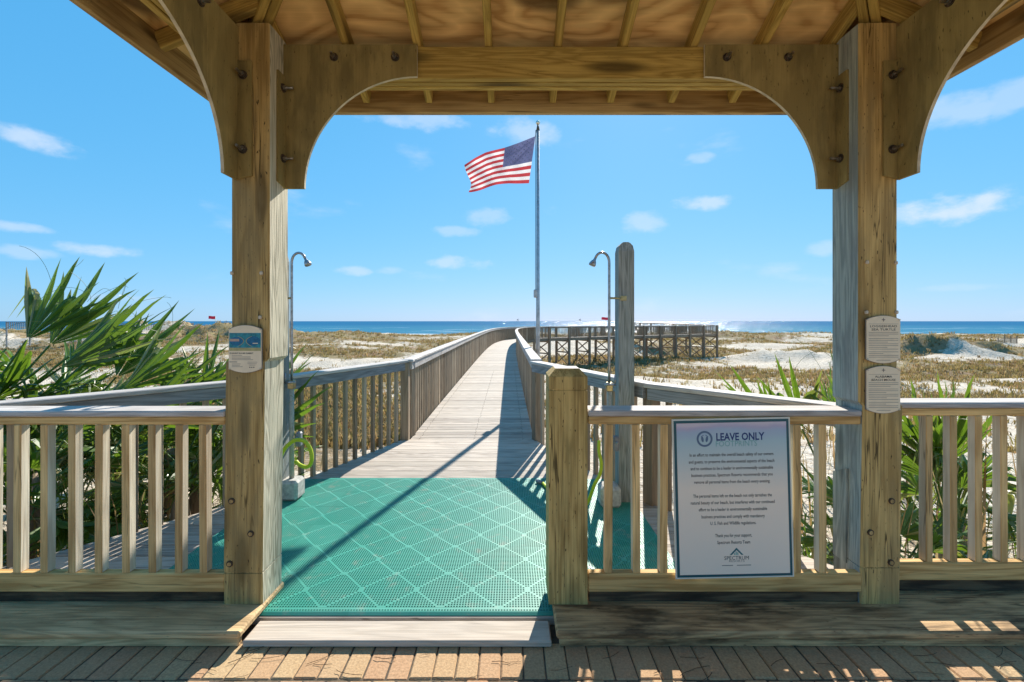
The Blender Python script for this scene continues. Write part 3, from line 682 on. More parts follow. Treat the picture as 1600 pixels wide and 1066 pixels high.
# beams: three boards each side
def ring_beam(k):
    o = .003+k*.047
    zt = ZT-.004*k
    def bm_(a, b): return between('beam_board', (*a, (ZB+zt)/2+.001*k), (*b, (ZB+zt)/2+.001*k), .038, zt-ZB, 'treated', gaz)
    bm_((XL-.02, YW+o+.019), (XR+.02, YW+o+.019)); bm_((XL-.02, YB-o-.019), (XR+.02, YB-o-.019))
    bm_((XL-o-.019, YB-.1), (XL-o-.019, YW+.14)); bm_((XR+o+.019, YB-.1), (XR+o+.019, YW+.14))
for k in range(3): ring_beam(k)
# curved plate brackets
def bracket(fold, along, side, flange_dir, flange_z=1.31):
    """fold: (x,y) at the post, along: unit dir of the web, side: towards the room, flange_dir: dir of the flange from the fold"""
    al, sd, fd = Vector((*along, 0)), Vector((*side, 0)), Vector((*flange_dir, 0))
    pts = [(0, .712), (.112, .712)]
    for k in range(1, 25):
        a = PI/2*k/24; pts.append((.717-.605*math.cos(a), .712+.601*math.sin(a)))
    pts += [(.717, 1.484), (0, 1.484)]
    T = .016
    c = Vector((fold[0], fold[1], H+1.1))
    vs, fs = extrude_poly(pts, 0.0, T, lambda a, b, t: Vector((fold[0], fold[1], H+b))+al*a+sd*t-c)
    fm = [0, 0]+[1 if 1 <= i <= 25 else 0 for i in range(len(pts))]
    o = mesh_obj('bracket', vs, fs, [MATS['bracket'][2], MATS['bracket_edge'][2]], gaz, Matrix.Translation(c), fm)
    # flange: the bent strip lying against the post
    q = [(0, 0), (.085, .02), (.085, flange_z-.712), (0, flange_z-.712)]
    c2 = Vector((fold[0], fold[1], H+.712))
    vs, fs = extrude_poly(q, 0.0, .012, lambda a, b, t: fd*(a+.002)+Vector((0, 0, b-.001))+al*t)
    mesh_obj('flange', vs, fs, 'bracket', o, Matrix.Translation(c2))
    def bolt(pos, axis, ln=.045):
        vs, fs = tube_data([Vector((0, 0, 0)), axis*.006], .022, 14); mesh_obj('washer', vs, fs, 'dark_steel', o, Matrix.Translation(pos))
        vs, fs = tube_data([axis*.004, axis*.018], .0135, 6); mesh_obj('nut', vs, fs, 'steel', o, Matrix.Translation(pos))
        vs, fs = tube_data([axis*.01, axis*ln], .0075, 8); mesh_obj('bolt', vs, fs, 'steel', o, Matrix.Translation(pos))
    for s in (.272, .60): bolt(Vector((fold[0], fold[1], H+1.415))+al*s+sd*T, sd)
    for z in (.862, 1.235): bolt(Vector((fold[0], fold[1], H+z))+fd*.045+al*.012, al, .055)
    return o
PFX0, PFX1 = -1.226, 1.752
bracket((PFX0, YW), (1, 0), (0, -1), (0, -1)); bracket((PFX1, YW), (-1, 0), (0, -1), (0, -1))
bracket((XL, 2.196), (0, -1), (1, 0), (1, 0)); bracket((XR, 2.196), (0, -1), (-1, 0), (-1, 0))
# rafters
Z0 = H+1.497
def fr_z(y): return Z0+SL*(2.36-y)
RW_, RH = .040, .088
def rafter(p0, p1, name='rafter', w=RW_): 
    return between(name, Vector(p0)+Vector((0, 0, RH/2)), Vector(p1)+Vector((0, 0, RH/2)), w, RH, 'treated', gaz)
YE, XEl, XEr = YW+.372, XL-.372, XR+.372
front_x = [-1.28, -.902, -.515, -.128, .253, .611, .989, 1.367, 1.74]
for x in front_x:
    yt = GC.y+abs(x-GC.x)+.03; rafter((x, YE-.004, fr_z(YE)), (x, yt, fr_z(yt)))
side_y = [GC.y+d for d in (-1.5, -1.13, -.75, -.375, 0, .375, .75, 1.13, 1.5)]
for yy in side_y:
    dd = abs(yy-GC.y)+.03
    for s in (-1, 1):
        xe = XEl+.004 if s < 0 else XEr-.004; xt = GC.x+s*dd
        ze = fr_z(YE-.004); zt = ze+SL*(abs(xe-xt))
        rafter((xe, yy, ze), (xt, yy, zt))
apz = fr_z(GC.y)
for sx in (-1, 1):
    for sy in (-1, 1):
        for off in (-.022, .022):
            ox, oy = off*.707*sy, -off*.707*sx
            p0 = Vector((GC.x+sx*(XEr-GC.x-.03)+ox, GC.y+sy*(YE-GC.y-.03)+oy, fr_z(YE)-.015)); p1 = Vector((GC.x+sx*.02+ox, GC.y+sy*.02+oy, apz-.015)); rafter(p0, p1, 'hip_rafter')
# plywood decking of the roof, one sheet for each slope, shingles on top
E = [(XEl-.02, YE+.02), (XEr+.02, YE+.02), (XEr+.02, 2*GC.y-YE-.02), (XEl-.02, 2*GC.y-YE-.02)]
ze = fr_z(YE+.02)+RH*1.085
for i in range(4):
    a, b = E[i], E[(i+1) % 4]; ap = Vector((GC.x, GC.y, fr_z(GC.y)+RH*1.085))
    A, B = Vector((*a, ze)), Vector((*b, ze)); c = (A+B)/2
    vs = [A-c, B-c, ap-c, A-c+Vector((0, 0, .016)), B-c+Vector((0, 0, .016)), ap-c+Vector((0, 0, .016))]
    mesh_obj('roof_panel', vs, [(0, 1, 2), (3, 5, 4), (0, 3, 4, 1), (1, 4, 5, 2), (2, 5, 3, 0)], MATS['plywood'][0 if i % 2 == 0 else 1], gaz, Matrix.Translation(c))
    vs = [v+Vector((0, 0, .018)) for v in vs[:3]]+[v+Vector((0, 0, .045)) for v in vs[:3]]
    mesh_obj('shingle_slope', vs, [(0, 1, 2), (3, 5, 4), (0, 3, 4, 1), (1, 4, 5, 2), (2, 5, 3, 0)], 'shingle', gaz, Matrix.Translation(c))
zf0, zf1 = H+1.305, H+1.455
for (a, b) in (((XEl, YE), (XEr, YE)), ((XEl, 2*GC.y-YE), (XEr, 2*GC.y-YE)), ((XEl, 2*GC.y-YE), (XEl, YE)), ((XEr, 2*GC.y-YE), (XEr, YE))):
    dx = Vector((0, 0))
    if a[1] == b[1]: dx = Vector((0, .02 if a[1] > 0 else -.02)); ex = .038
    else: dx = Vector((-.02 if a[0] < 0 else .02, 0)); ex = -.001
    between('fascia', (a[0]+dx.x, a[1]+dx.y, (zf0+zf1)/2), (b[0]+dx.x, b[1]+dx.y, (zf0+zf1)/2), .036, zf1-zf0, 'fascia', gaz, ext=ex)

# ------------------------------------------------------------------ timber sills and front railings
def sill(x0, x1, label, mt):
    root = thing('timber_sill', label, 'timber sill', ((x0+x1)/2, 2.1, -.03))
    top = box('tread', (x1-x0, .40, .036), ((x0+x1)/2, 2.198, .031), mt, root, bevel=.009)
    box('riser', (x1-x0-.03, .03, .042), ((x0+x1)/2, 2.03, -.0095), mt, root)
    box('bearer', (x1-x0-.05, .10, .040), ((x0+x1)/2, 2.30, -.010), mt, root)
sill(-4.3, -1.252, 'weathered dark timber sill under the post with the rip current sign', 'sill_brown')
sill(.205, 4.4, 'black-stained timber sill under the framed beach notice', 'sill')
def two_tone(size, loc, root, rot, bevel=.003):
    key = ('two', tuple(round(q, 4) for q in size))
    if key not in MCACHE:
        me = box_mesh(size, 'baluster_tan', bevel).copy(); me.materials.append(MATS['baluster_pale_lit'][2])
        for p in me.polygons: p.material_index = 0 if p.normal.y < -.5 else 1  # painted sunlit tone on every face but the front
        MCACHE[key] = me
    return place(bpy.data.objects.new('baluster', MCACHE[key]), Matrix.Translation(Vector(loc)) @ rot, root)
def front_rail(label, x0, x1, xs, y0, capz, brz, newel=False, cap_x1=None, jump=False):
    root = thing('front_railing', label, 'railing', ((x0+x1)/2, y0, .05))
    c1 = cap_x1 if cap_x1 is not None else x1
    box('cap', (c1-x0, .142, .030), ((x0+c1)/2, y0+.066, capz-.015), 'cap_grey', root, bevel=.006)
    box('sub_rail', (x1-x0-.004, .038, .040), ((x0+x1)/2, y0+.024, capz-.051), 'rail_tan', root)
    box('bottom_rail', (x1-x0-.002, .045, .096), ((x0+x1)/2, y0+.0225, brz-.048), 'rail_tan', root, bevel=.006)
    box('gap_filler', (x1-x0-.01, .034, brz-.096-.0505), ((x0+x1)/2, y0+.034, (brz-.0965+.050)/2), 'gap_filler', root)  # added strip: stops light slits under the rail, coloured dark like the shaded gap
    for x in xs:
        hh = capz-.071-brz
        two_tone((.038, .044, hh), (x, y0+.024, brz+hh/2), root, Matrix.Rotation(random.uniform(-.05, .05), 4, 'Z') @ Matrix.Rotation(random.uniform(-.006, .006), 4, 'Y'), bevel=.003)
    return root
S = 310.0
xl = [(u+6-CX)/S for u in (18.3, 60.5, 104, 145.8, 188, 229.4, 271.6, 309.5)]
xl = [xl[0]-.136*k for k in range(7, 0, -1)]+xl
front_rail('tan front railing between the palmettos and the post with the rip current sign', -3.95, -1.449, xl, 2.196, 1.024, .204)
xc = [(u+6-CX)/S for u in (946, 989, 1032, 1075, 1117, 1160, 1202, 1241, 1281)]
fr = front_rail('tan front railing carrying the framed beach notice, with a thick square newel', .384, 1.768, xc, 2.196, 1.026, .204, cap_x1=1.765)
# newel with chamfered top and a saw kerf
nx0, nx1 = .186, .381
def nloop(z, i): return (z, nx0+i, nx1-i, 2.194+i, 2.388-i)
NL = [nloop(.049, 0), nloop(1.125, 0), nloop(1.127, .004), nloop(1.133, .004), nloop(1.135, 0), nloop(1.196, 0), nloop(1.235, .036)]
c = Vector((.2835, 2.291, .049)); vs, fs = [], []
for z, a, b, y0, y1 in NL: vs += [Vector(p)-c for p in ((a, y0, z), (b, y0, z), (b, y1, z), (a, y1, z))]
for i in range(len(NL)-1):
    for k in range(4): fs.append((i*4+k, i*4+(k+1) % 4, (i+1)*4+(k+1) % 4, (i+1)*4+k))
fs.append(tuple((len(NL)-1)*4+k for k in range(4))); fs.append((3, 2, 1, 0))
mesh_obj('newel_post', vs, fs, [MATS['newel'][2], MATS['cap_grey'][0]], fr, Matrix.Translation(c), [0]*(4*(len(NL)-1))+[1, 0])
xr_ = [(u-CX)/F*2.31 for u in (1446, 1484, 1523, 1562, 1600)]
xr_ += [xr_[-1]+.133*k for k in range(1, 10)]
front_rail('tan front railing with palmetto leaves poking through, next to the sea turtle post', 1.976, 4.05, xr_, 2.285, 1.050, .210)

# ------------------------------------------------------------------ drainage mat
TS, NC = .302, 21; PIT = TS/NC; HH = PIT*.30
def mat_tile():
    vs, fs = [], []
    zt, zb = 0.0, -.012
    def quad(a): b = len(vs); vs.extend(a); fs.append((b, b+1, b+2, b+3))
    for i in range(NC):
        for j in range(NC):
            cx, cy = (i+.5)*PIT-TS/2, (j+.5)*PIT-TS/2; h = PIT/2
            solid = -.001 < abs(cx)+abs(cy)-TS/2 < .0078
            for (mx, my) in ((TS/2, 0), (-TS/2, 0), (0, TS/2), (0, -TS/2)):
                if max(abs(cx-mx), abs(cy-my)) < .0125: solid = True
            if solid: quad([(cx-h, cy-h, zt), (cx+h, cy-h, zt), (cx+h, cy+h, zt), (cx-h, cy+h, zt)]); continue
            b = len(vs)
            for (hh, z) in ((h, zt), (HH, zt), (HH, zb)): vs.extend([(cx-hh, cy-hh, z), (cx+hh, cy-hh, z), (cx+hh, cy+hh, z), (cx-hh, cy+hh, z)])
            for k in range(4):
                n = (k+1) % 4; fs.append((b+k, b+n, b+4+n, b+4+k)); fs.append((b+4+k, b+4+n, b+8+n, b+8+k))
    for s in (((-1, -1), (1, -1)), ((1, -1), (1, 1)), ((1, 1), (-1, 1)), ((-1, 1), (-1, -1))):
        (a, b), (c_, d) = s; t = TS/2; quad([(a*t, b*t, zb), (c_*t, d*t, zb), (c_*t, d*t, zt), (a*t, b*t, zt)])
    me = bpy.data.meshes.new('mat_tile'); me.from_pydata(vs, [], fs); me.materials.append(MATS['mat_green'][0]); me.update(); return me
def mat_strip():
    vs, fs = [], []; Wd = .044
    def quad(a): b = len(vs); vs.extend(a); fs.append((b, b+1, b+2, b+3))
    n = NC; zt, zb = 0, -.012
    rows = [(-Wd/2, -Wd/2+.012, -.009, -.002, False), (-Wd/2+.012, -Wd/2+.018, -.002, 0, False), (-Wd/2+.018, -Wd/2+.032, 0, 0, True), (-Wd/2+.032, Wd/2, 0, 0, False)]
    for (ya, yb, za, zb_, hole) in rows:
        for i in range(n):
            xa, xb = i*PIT-TS/2, (i+1)*PIT-TS/2
            if not hole: quad([(xa, ya, za), (xb, ya, za), (xb, yb, zb_), (xa, yb, zb_)]); continue
            cx, cy = (xa+xb)/2, (ya+yb)/2; h = PIT/2; b = len(vs)
            for (hx, hy, z) in ((h, (yb-ya)/2, 0), (HH, HH, 0), (HH, HH, -.012)): vs.extend([(cx-hx, cy-hy, z), (cx+hx, cy-hy, z), (cx+hx, cy+hy, z), (cx-hx, cy+hy, z)])
            for k in range(4):
                m_ = (k+1) % 4; fs.append((b+k, b+m_, b+4+m_, b+4+k)); fs.append((b+4+k, b+4+m_, b+8+m_, b+8+k))
    quad([(-TS/2, -Wd/2, -.012), (TS/2, -Wd/2, -.012), (TS/2, -Wd/2, -.009), (-TS/2, -Wd/2, -.009)])
    me = bpy.data.meshes.new('mat_strip'); me.from_pydata(vs, [], fs); me.materials.append(MATS['mat_green'][0]); me.update(); return me
mat = thing('drainage_mat', 'turquoise perforated plastic mat of interlocking tiles on the deck', 'mat', (-.5, 3.1, .001))
tm, sm_ = mat_tile(), mat_strip(); MX0, MY0 = -2.03, 2.224
for i in range(10):
    for j in range(6):
        xa, ya = MX0+i*TS, MY0+j*TS
        if min(xa+TS, 9) < lerp_at(L_EDGE, ya+TS*.8)+.16 or xa > lerp_at(R_EDGE, ya+TS*.8)-.17: continue
        M = Matrix.Translation((xa+TS/2+random.uniform(-.0008, .0008), ya+TS/2+random.uniform(-.0008, .0008), .0136+random.uniform(0, .0008))) @ Matrix.Rotation(random.uniform(-.002, .002), 4, 'Z')
        place(bpy.data.objects.new('tile', tm), M, mat)
    place(bpy.data.objects.new('edge_strip', sm_), Matrix.Translation((MX0+(i+.5)*TS, MY0-.0225, .0138)), mat)
    xa = MX0+i*TS; yb = MY0+6*TS
    if xa > lerp_at(L_EDGE, yb)+.0 and xa+TS < lerp_at(R_EDGE, yb)+.05:
        place(bpy.data.objects.new('edge_strip', sm_), Matrix.Translation((xa+TS/2, yb+.0225, .0138)) @ Matrix.Rotation(PI, 4, 'Z'), mat)

# ------------------------------------------------------------------ signs and lettering
def text_mesh(name, body, size, pos, mat, parent, width=None, rot=None, bold=0.0, align='CENTER'):
    cu = bpy.data.curves.new('txt', 'FONT'); cu.body = body; cu.size = size; cu.align_x = align; cu.align_y = 'CENTER'; cu.resolution_u = 2; cu.offset = bold
    o = bpy.data.objects.new('txt', cu); COL.objects.link(o); bpy.context.view_layer.update()
    me = bpy.data.meshes.new_from_object(o.evaluated_get(bpy.context.evaluated_depsgraph_get()))
    bpy.data.objects.remove(o); bpy.data.curves.remove(cu)
    if len(me.vertices) and width:
        xs = [v.co.x for v in me.vertices]; w = max(xs)-min(xs); k = width/w if w > 0 else 1
        for v in me.vertices: v.co.x *= k
    me.materials.clear(); me.materials.append(MATS[mat][0])
    t = bpy.data.objects.new(name, me)
    base = W[parent.name]
    return place(t, base @ Matrix.Translation(pos) @ Matrix.Rotation(PI/2, 4, 'X'), parent)
def panel(name, w, h, pos, mat, parent, t=.0008):
    me = box_mesh((w, t, h), mat, 0); o = bpy.data.objects.new(name, me); return place(o, W[parent.name] @ Matrix.Translation(pos), parent)
def poly_panel(name, pts, y, mat, parent, t=.0006):
    vs, fs = extrude_poly(pts, y-t, y, lambda a, b, tt: Vector((a, tt, b))); return mesh_obj(name, vs, fs, mat, parent, W[parent.name].copy())
# big notice hanging on the front rail
pc_ = Vector(((1143-CX)/S, 2.183, H-(776.5-HZ)/S))
poster = bpy.data.objects.new('beach_notice', None); place(poster, Matrix.Translation(pc_) @ Matrix.Rotation(math.radians(-1.2), 4, 'Y') @ Matrix.Rotation(math.radians(-.6), 4, 'X'))
tag(poster, 'white framed beach notice reading LEAVE ONLY FOOTPRINTS hung on the front railing', 'sign')
PW, PH = .592, .797
panel('backing', PW, PH, (0, 0, 0), 'poster_edge', poster, .006)
panel('border', PW-.016, PH-.016, (0, -.0040, 0), 'poster_border', poster, .0012)
panel('print', PW-.042, PH-.042, (0, -.0052, 0), 'poster_print', poster, .0012)
def pz(v): return (776.5-v)/S
ty = -.0062
def ring(name, cx, cz, r0, r1, mat, parent, y):
    n = 40; vs, fs = [], []
    for k in range(n):
        a = 2*PI*k/n; vs += [Vector((cx+r0*math.cos(a), y, cz+r0*math.sin(a))), Vector((cx+r1*math.cos(a), y, cz+r1*math.sin(a)))]
    for k in range(n): fs.append((2*k, 2*k+1, (2*k+3) % (2*n), (2*k+2) % (2*n)))
    return mesh_obj(name, vs, fs, mat, parent, W[parent.name].copy())
ring('ring_emblem', (1101-1143)/S, pz(684), .030, .040, 'ink_ring', poster, ty)
def footprint(sx):
    cx, cz = (1101-1143)/S+sx*.0105, pz(684)
    pts = [(cx+sx*(.0005+.0062*math.cos(a))+sx*.002*math.sin(a), cz-.002+.0155*math.sin(a)*(1 if math.sin(a) > 0 else .9)) for a in [2*PI*k/16 for k in range(16)]]
    poly_panel('footprint', pts if sx > 0 else pts[::-1], ty, 'ink_ring', poster)
    for k in range(4):
        tx, tz, r = cx+sx*(-.004+.0035*k), cz+.018-.0018*k, .0022-.0002*k
        q = [(tx+r*math.cos(a), tz+r*math.sin(a)) for a in [2*PI*j/8 for j in range(8)]]; poly_panel('toe', q, ty, 'ink_ring', poster)
footprint(-1); footprint(1)
text_mesh('heading', 'LEAVE ONLY', .052, ((1156-1143)/S, ty, pz(682)), 'ink_blue', poster, width=75/S, bold=.0014)
text_mesh('heading', 'FOOTPRINTS', .040, ((1150-1143)/S, ty, pz(692.5)), 'ink_green', poster, width=64/S)
lines = [('In an effort to maintain the overall beach safety of our owners', 709, 130), ('and guests, to preserve the environmental aspects of the beach', 719.6, 133), ('and to continue to be a leader in environmentally sustainable', 730, 128),
         ('business practices, Spectrum Resorts recommends that you', 740.4, 126), ('remove all personal items from the beach every evening.', 751, 118), ('The personal items left on the beach not only tarnishes the', 772.6, 122),
         ('natural beauty of our beach, but interferes with our continued', 783, 130), ('effort to be a leader in environmentally sustainable', 793.6, 106), ('business practices and comply with mandatory', 804.6, 98), ('U. S. Fish and Wildlife regulations.', 815, 71),
         ('Thank you for your support,', 834, 57), ('Spectrum Resorts Team', 844.6, 51)]
for body, v, wpx in lines: text_mesh('text_line', body, .0225, (-.003, ty, pz(v)), 'ink_dark', poster, width=wpx/S, bold=.0003)
lx = (1146-1143)/S
poly_panel('logo', [(lx-.034, pz(864)), (lx-.024, pz(864)), (lx, pz(856.5)), (lx+.024, pz(864)), (lx+.034, pz(864)), (lx, pz(853))], ty, 'ink_teal', poster)
for dx, hh in ((-.010, .009), (-.002, .017), (.006, .012)): panel('logo_bar', .005, hh, (lx+dx, ty, pz(864)+hh/2), 'ink_aqua', poster)
text_mesh('logo_text', 'SPECTRUM', .026, (lx, ty, pz(869)), 'ink_dark', poster, width=38/S)
text_mesh('logo_text', 'RESORTS', .014, (lx, ty, pz(873.6)), 'ink_grey', poster, width=24/S)
for a, b in ((1123, 1140), (1146, 1168)): panel('small_print', (b-a)/S, .003, (((a+b)/2-1143)/S, ty, pz(880)), 'ink_grey', poster)
# arched plaques on the posts
def plaque(name, label, u0, u1, v0, v1, Y):
    w, h = (u1-u0)/S, (v1-v0)/S; c = at((u0+u1)/2, (v0+v1)/2, Y)
    root = bpy.data.objects.new(name, None); place(root, Matrix.Translation((c.x, Y, c.z))); tag(root, label, 'sign')
    def outline(g):
        W2, H2 = w/2-g, h/2-g; n = 10; sag = .020
        top = [(-W2+2*W2*k/n, H2-sag*(2*k/n-1)**2) for k in range(n+1)]; bot = [(W2-2*W2*k/n, -H2+sag*(2*k/n-1)**2) for k in range(n+1)]
        return [(x, z) for x, z in bot]+top
    poly_panel('edge', outline(0), .0, 'ink_grey', root, .006); poly_panel('plate', outline(.002), -.0062, 'sign_cream', root, .002)
    for sx in (-1, 1):
        for sz in (-1, 1):
            vs, fs = tube_data([(0, 0, 0), (0, -.004, 0)], .004, 8); mesh_obj('screw', vs, fs, 'screw_white', root, W[root.name] @ Matrix.Translation((sx*(w/2-.007), -.008, sz*(h/2-.022))))
    return root, w, h
def lines_on(root, items, w):
    for (z, x0, x1, t) in items: panel('text_line', (x1-x0), t, ((x0+x1)/2, -.0085, z), 'ink_grey', root, .0005)
def species_sign(label, v0, v1, name_lines):
    root, w, h = plaque('species_sign', label, 1351.5, 1405, v0, v1, 2.190)
    star = []
    for k in range(8): r = .011 if k % 2 == 0 else .004; star.append((r*math.cos(k*PI/4), h/2-.022+r*math.sin(k*PI/4)))
    poly_panel('compass_mark', star, -.0084, 'ink_grey', root, .0004)
    z = h/2-.043; lines_on(root, [(z, -w/2+.012, w/2-.012, .0012)], w)
    text_mesh('heading', name_lines[0], .0155, (0, -.0088, h/2-.055), 'ink_dark', root, width=w*(.78 if len(name_lines[0]) > 8 else .5), bold=.0001)
    text_mesh('heading', name_lines[1], .0155, (0, -.0088, h/2-.0715), 'ink_dark', root, width=w*.70, bold=.0001)
    z = h/2-.085; it = []
    for k in range(15):
        if k in (3, 10): z -= .005
        x1 = w/2-.012 if k % 3 != 2 else w/2-random.uniform(.04, .09); it.append((z, -w/2+.012, x1, .0021)); z -= .0088
        if z < -h/2+.028: break
    it.append((-h/2+.017, -.035, .035, .002)); lines_on(root, it, w); return root
species_sign('cream arched plaque headed LOGGERHEAD SEA TURTLE, upper of two on the post', 493, 568, ('LOGGERHEAD', 'SEA TURTLE'))
species_sign('cream arched plaque headed ALABAMA BEACH MOUSE, lower of two on the post', 571.5, 646, ('ALABAMA', 'BEACH MOUSE'))
rip, w, h = plaque('rip_current_sign', 'arched plaque with blue rip current picture on the timber post', 358.5, 410.5, 508, 582.5, 2.184)
zt = h/2-.040
panel('picture', w-.010, .074, (0, -.0085, zt-.037), 'sign_sea', rip, .0005)
panel('picture', w-.010, .016, (0, -.0087, zt-.082), 'sign_sand', rip, .0006)
def lens(name, cx, cz, rx, rz, mat, y): poly_panel(name, [(cx+rx*math.cos(2*PI*k/20), cz+rz*math.sin(2*PI*k/20)) for k in range(20)], y, mat, rip, .0004)
lens('picture', .042, zt-.040, .034, .024, 'sign_deep', -.0090); lens('picture', -.042, zt-.042, .034, .022, 'sign_deep', -.0090)
panel('picture', .046, .012, (-.052, -.0096, zt-.036), 'sign_pink', rip, .0004); panel('picture', .026, .004, (.052, -.0096, zt-.052), 'sign_cream', rip, .0004)
for s in (-1, 1):
    arc = [(s*(.006+.030*(k/10)**2*(1 if k > 0 else 1)), zt-.040-.028*(k/10)) for k in range(11)]; arc2 = [(s*(.006+.030*(k/10)**2), zt-.040+.024*(k/10)) for k in range(11)]
    for A in (arc, arc2):
        q = [(x-s*.0018, z) for x, z in A]+[(x+s*.0018, z) for x, z in A[::-1]]; poly_panel('arrow', q, -.0098, 'sign_sand', rip, .0004)
text_mesh('heading', 'IF CAUGHT IN A RIP CURRENT', .009, (-.018, -.0088, h/2-.142), 'ink_dark', rip, width=.118, bold=.0003)
lines_on(rip, [(h/2-.152, -.066, -.014, .002), (h/2-.160, -.066, .028, .002), (h/2-.167, -.066, .028, .002), (h/2-.174, -.066, .040, .002), (h/2-.185, -.078, -.040, .0035), (h/2-.195, -.066, -.022, .002), (h/2-.202, -.066, -.026, .002), (h/2-.209, -.066, -.012, .002),
              (h/2-.186, .012, .062, .0018), (h/2-.194, .012, .058, .0018), (h/2-.201, .020, .052, .0018)], w)
for dx in (.024, .034, .044): panel('symbol', .005, .005, (dx, -.0086, h/2-.212), 'ink_dark', rip, .0005)

# ------------------------------------------------------------------ beach showers, tall posts, hoses
def shower_post(x, y, label, top):
    root = thing('shower_post', label, 'post', (x, y, 0))
    w = .126; h = w/2; L = [(0, h), (top-.075, h), (top-.03, h*.86), (top-.008, h*.55), (top, h*.32)]; vs, fs = [], []
    for z, r in L: vs += [(-r if z < top-.076 else -r, -h if z < top-.076 else -max(r, h*.8), z), (r, -h if z < top-.076 else -max(r, h*.8), z), (r, h if z < top-.076 else max(r, h*.8), z), (-r, h if z < top-.076 else max(r, h*.8), z)]
    for i in range(len(L)-1):
        for k in range(4): fs.append((i*4+k, i*4+(k+1) % 4, (i+1)*4+(k+1) % 4, (i+1)*4+k))
    fs.append(tuple((len(L)-1)*4+k for k in range(4))); fs.append((3, 2, 1, 0))
    mesh_obj('shaft', vs, fs, 'shower_post', root, Matrix.Translation((x, y, 0))); return root
shower_post(.925, 3.58, 'tall square grey post with rounded top holding the beach shower beside the newel', H+124*3.52/F)
shower_post(-1.935, 3.60, 'square grey shower post standing close behind the gazebo post with the rip current sign', 2.05)
def shower(x, y, s, label, bracket_to):
    """s: +1 when the head bends towards +X"""
    root = thing('beach_shower', label, 'shower', (x, y, .012))
    zt = H+(HZ-410)/F*y
    pts = [(x, y, .98)]+[(x, y, .98+(zt-.98)*k/6) for k in range(1, 7)]
    R = .058
    for k in range(1, 11):
        a = PI*k/10*.86; pts.append((x+s*R*(1-math.cos(a)), y, zt+R*1.35*math.sin(a)))
    tube('riser_pipe', pts, .0105, 'pipe', root)
    e = Vector(pts[-1]); d = (Vector(pts[-1])-Vector(pts[-2])).normalized()
    tube('shower_head', [e-d*.004, e+d*.018, e+d*.028, e+d*.055, e+d*.066], [.010, .012, .020, .029, .026], 'pipe', root, n=14)
    tube('conduit', [(x, y, .15), (x, y, .93)], .019, 'conduit', root)
    box('valve_body', (.05, .05, .07), (x, y, .955), 'brass', root)
    tube('valve_handle', [(x-.045, y-.03, .975), (x+.045, y-.03, .975)], .009, 'pipe', root)
    tube('valve_lever', [(x-s*.038, y-.03, .97), (x-s*.04, y-.03, 1.05)], .007, 'pipe', root)
    box('concrete_base', (.16, .16, .165), (x, y, .0145+.0825), 'concrete', root, bevel=.022)
    zb = H+(HZ-466)/F*y
    tube('bracket_arm', [(x, y, zb), (bracket_to, y, zb)], .009, 'brass', root)
    box('bracket_plate', (.05, .012, .04), (bracket_to-s*.02, y-.0, zb), 'brass', root)
    box('spigot_box', (.045, .05, .12), (x+.055, y+.01, .50), 'valve_grey', root, bevel=.01)
    tube('spigot', [(x, y, .50), (x+.055, y+.01, .50), (x+.055, y-.045, .52)], .010, 'pipe', root)
    return root
shower(.775, 3.47, -1, 'chrome gooseneck beach shower bolted to the tall grey post behind the newel', .87)
shower(-1.822, 3.60, +1, 'chrome gooseneck beach shower beside the gazebo post with the rip current sign', -1.875)
def spline_tube(name, ctrl, r, label, mat_='hose'):
    P = [Vector(p) for p in ctrl]; Q = [2*P[0]-P[1]]+P+[2*P[-1]-P[-2]]; out = []
    for i in range(1, len(Q)-2):
        for k in range(8):
            t = k/8; a, b, c_, d = Q[i-1], Q[i], Q[i+1], Q[i+2]; out.append(.5*((2*b)+(c_-a)*t+(2*a-5*b+4*c_-d)*t*t+(3*b-a-3*c_+d)*t**3))
    out.append(P[-1]); root = thing(name, label, 'hose', ctrl[0] if ctrl[0][2] < ctrl[-1][2] else ctrl[-1])
    tube('tube', out, r, mat_, root, n=10); return root, out
Yh = 3.50
root, o_ = spline_tube('garden_hose', [at(432, 735, Yh), at(438, 715, Yh), at(446, 700, Yh), at(457, 690, Yh), at(466, 687.5, Yh), at(476, 690, Yh-.02), at(484, 700, Yh-.03), at(487, 714, Yh-.04), at(485, 726, Yh-.04), at(478, 730, Yh-.03), at(469, 727, Yh-.02), at(463, 722, Yh)], .0155, 'yellow-green hose coiled over the spigot by the rip current sign post')
box('nozzle', (.03, .03, .03), o_[-1], 'hose', root, bevel=.008)
root, o_ = spline_tube('garden_hose', [at(936, 688, 3.42), at(936, 705, 3.40), at(939.5, 725, 3.37), at(937, 742, 3.33), at(929, 757, 3.30), onz(915, 790, .03), onz(890, 800, .03), onz(862, 770, .03), onz(848, 755, .03)], .0135, 'lime hose drooping from the chrome shower and trailing over the mat behind the newel')
tube('nozzle', [o_[-1], o_[-1]+Vector((-.05, .05, .004))], [.014, .018], 'valve_grey', root)

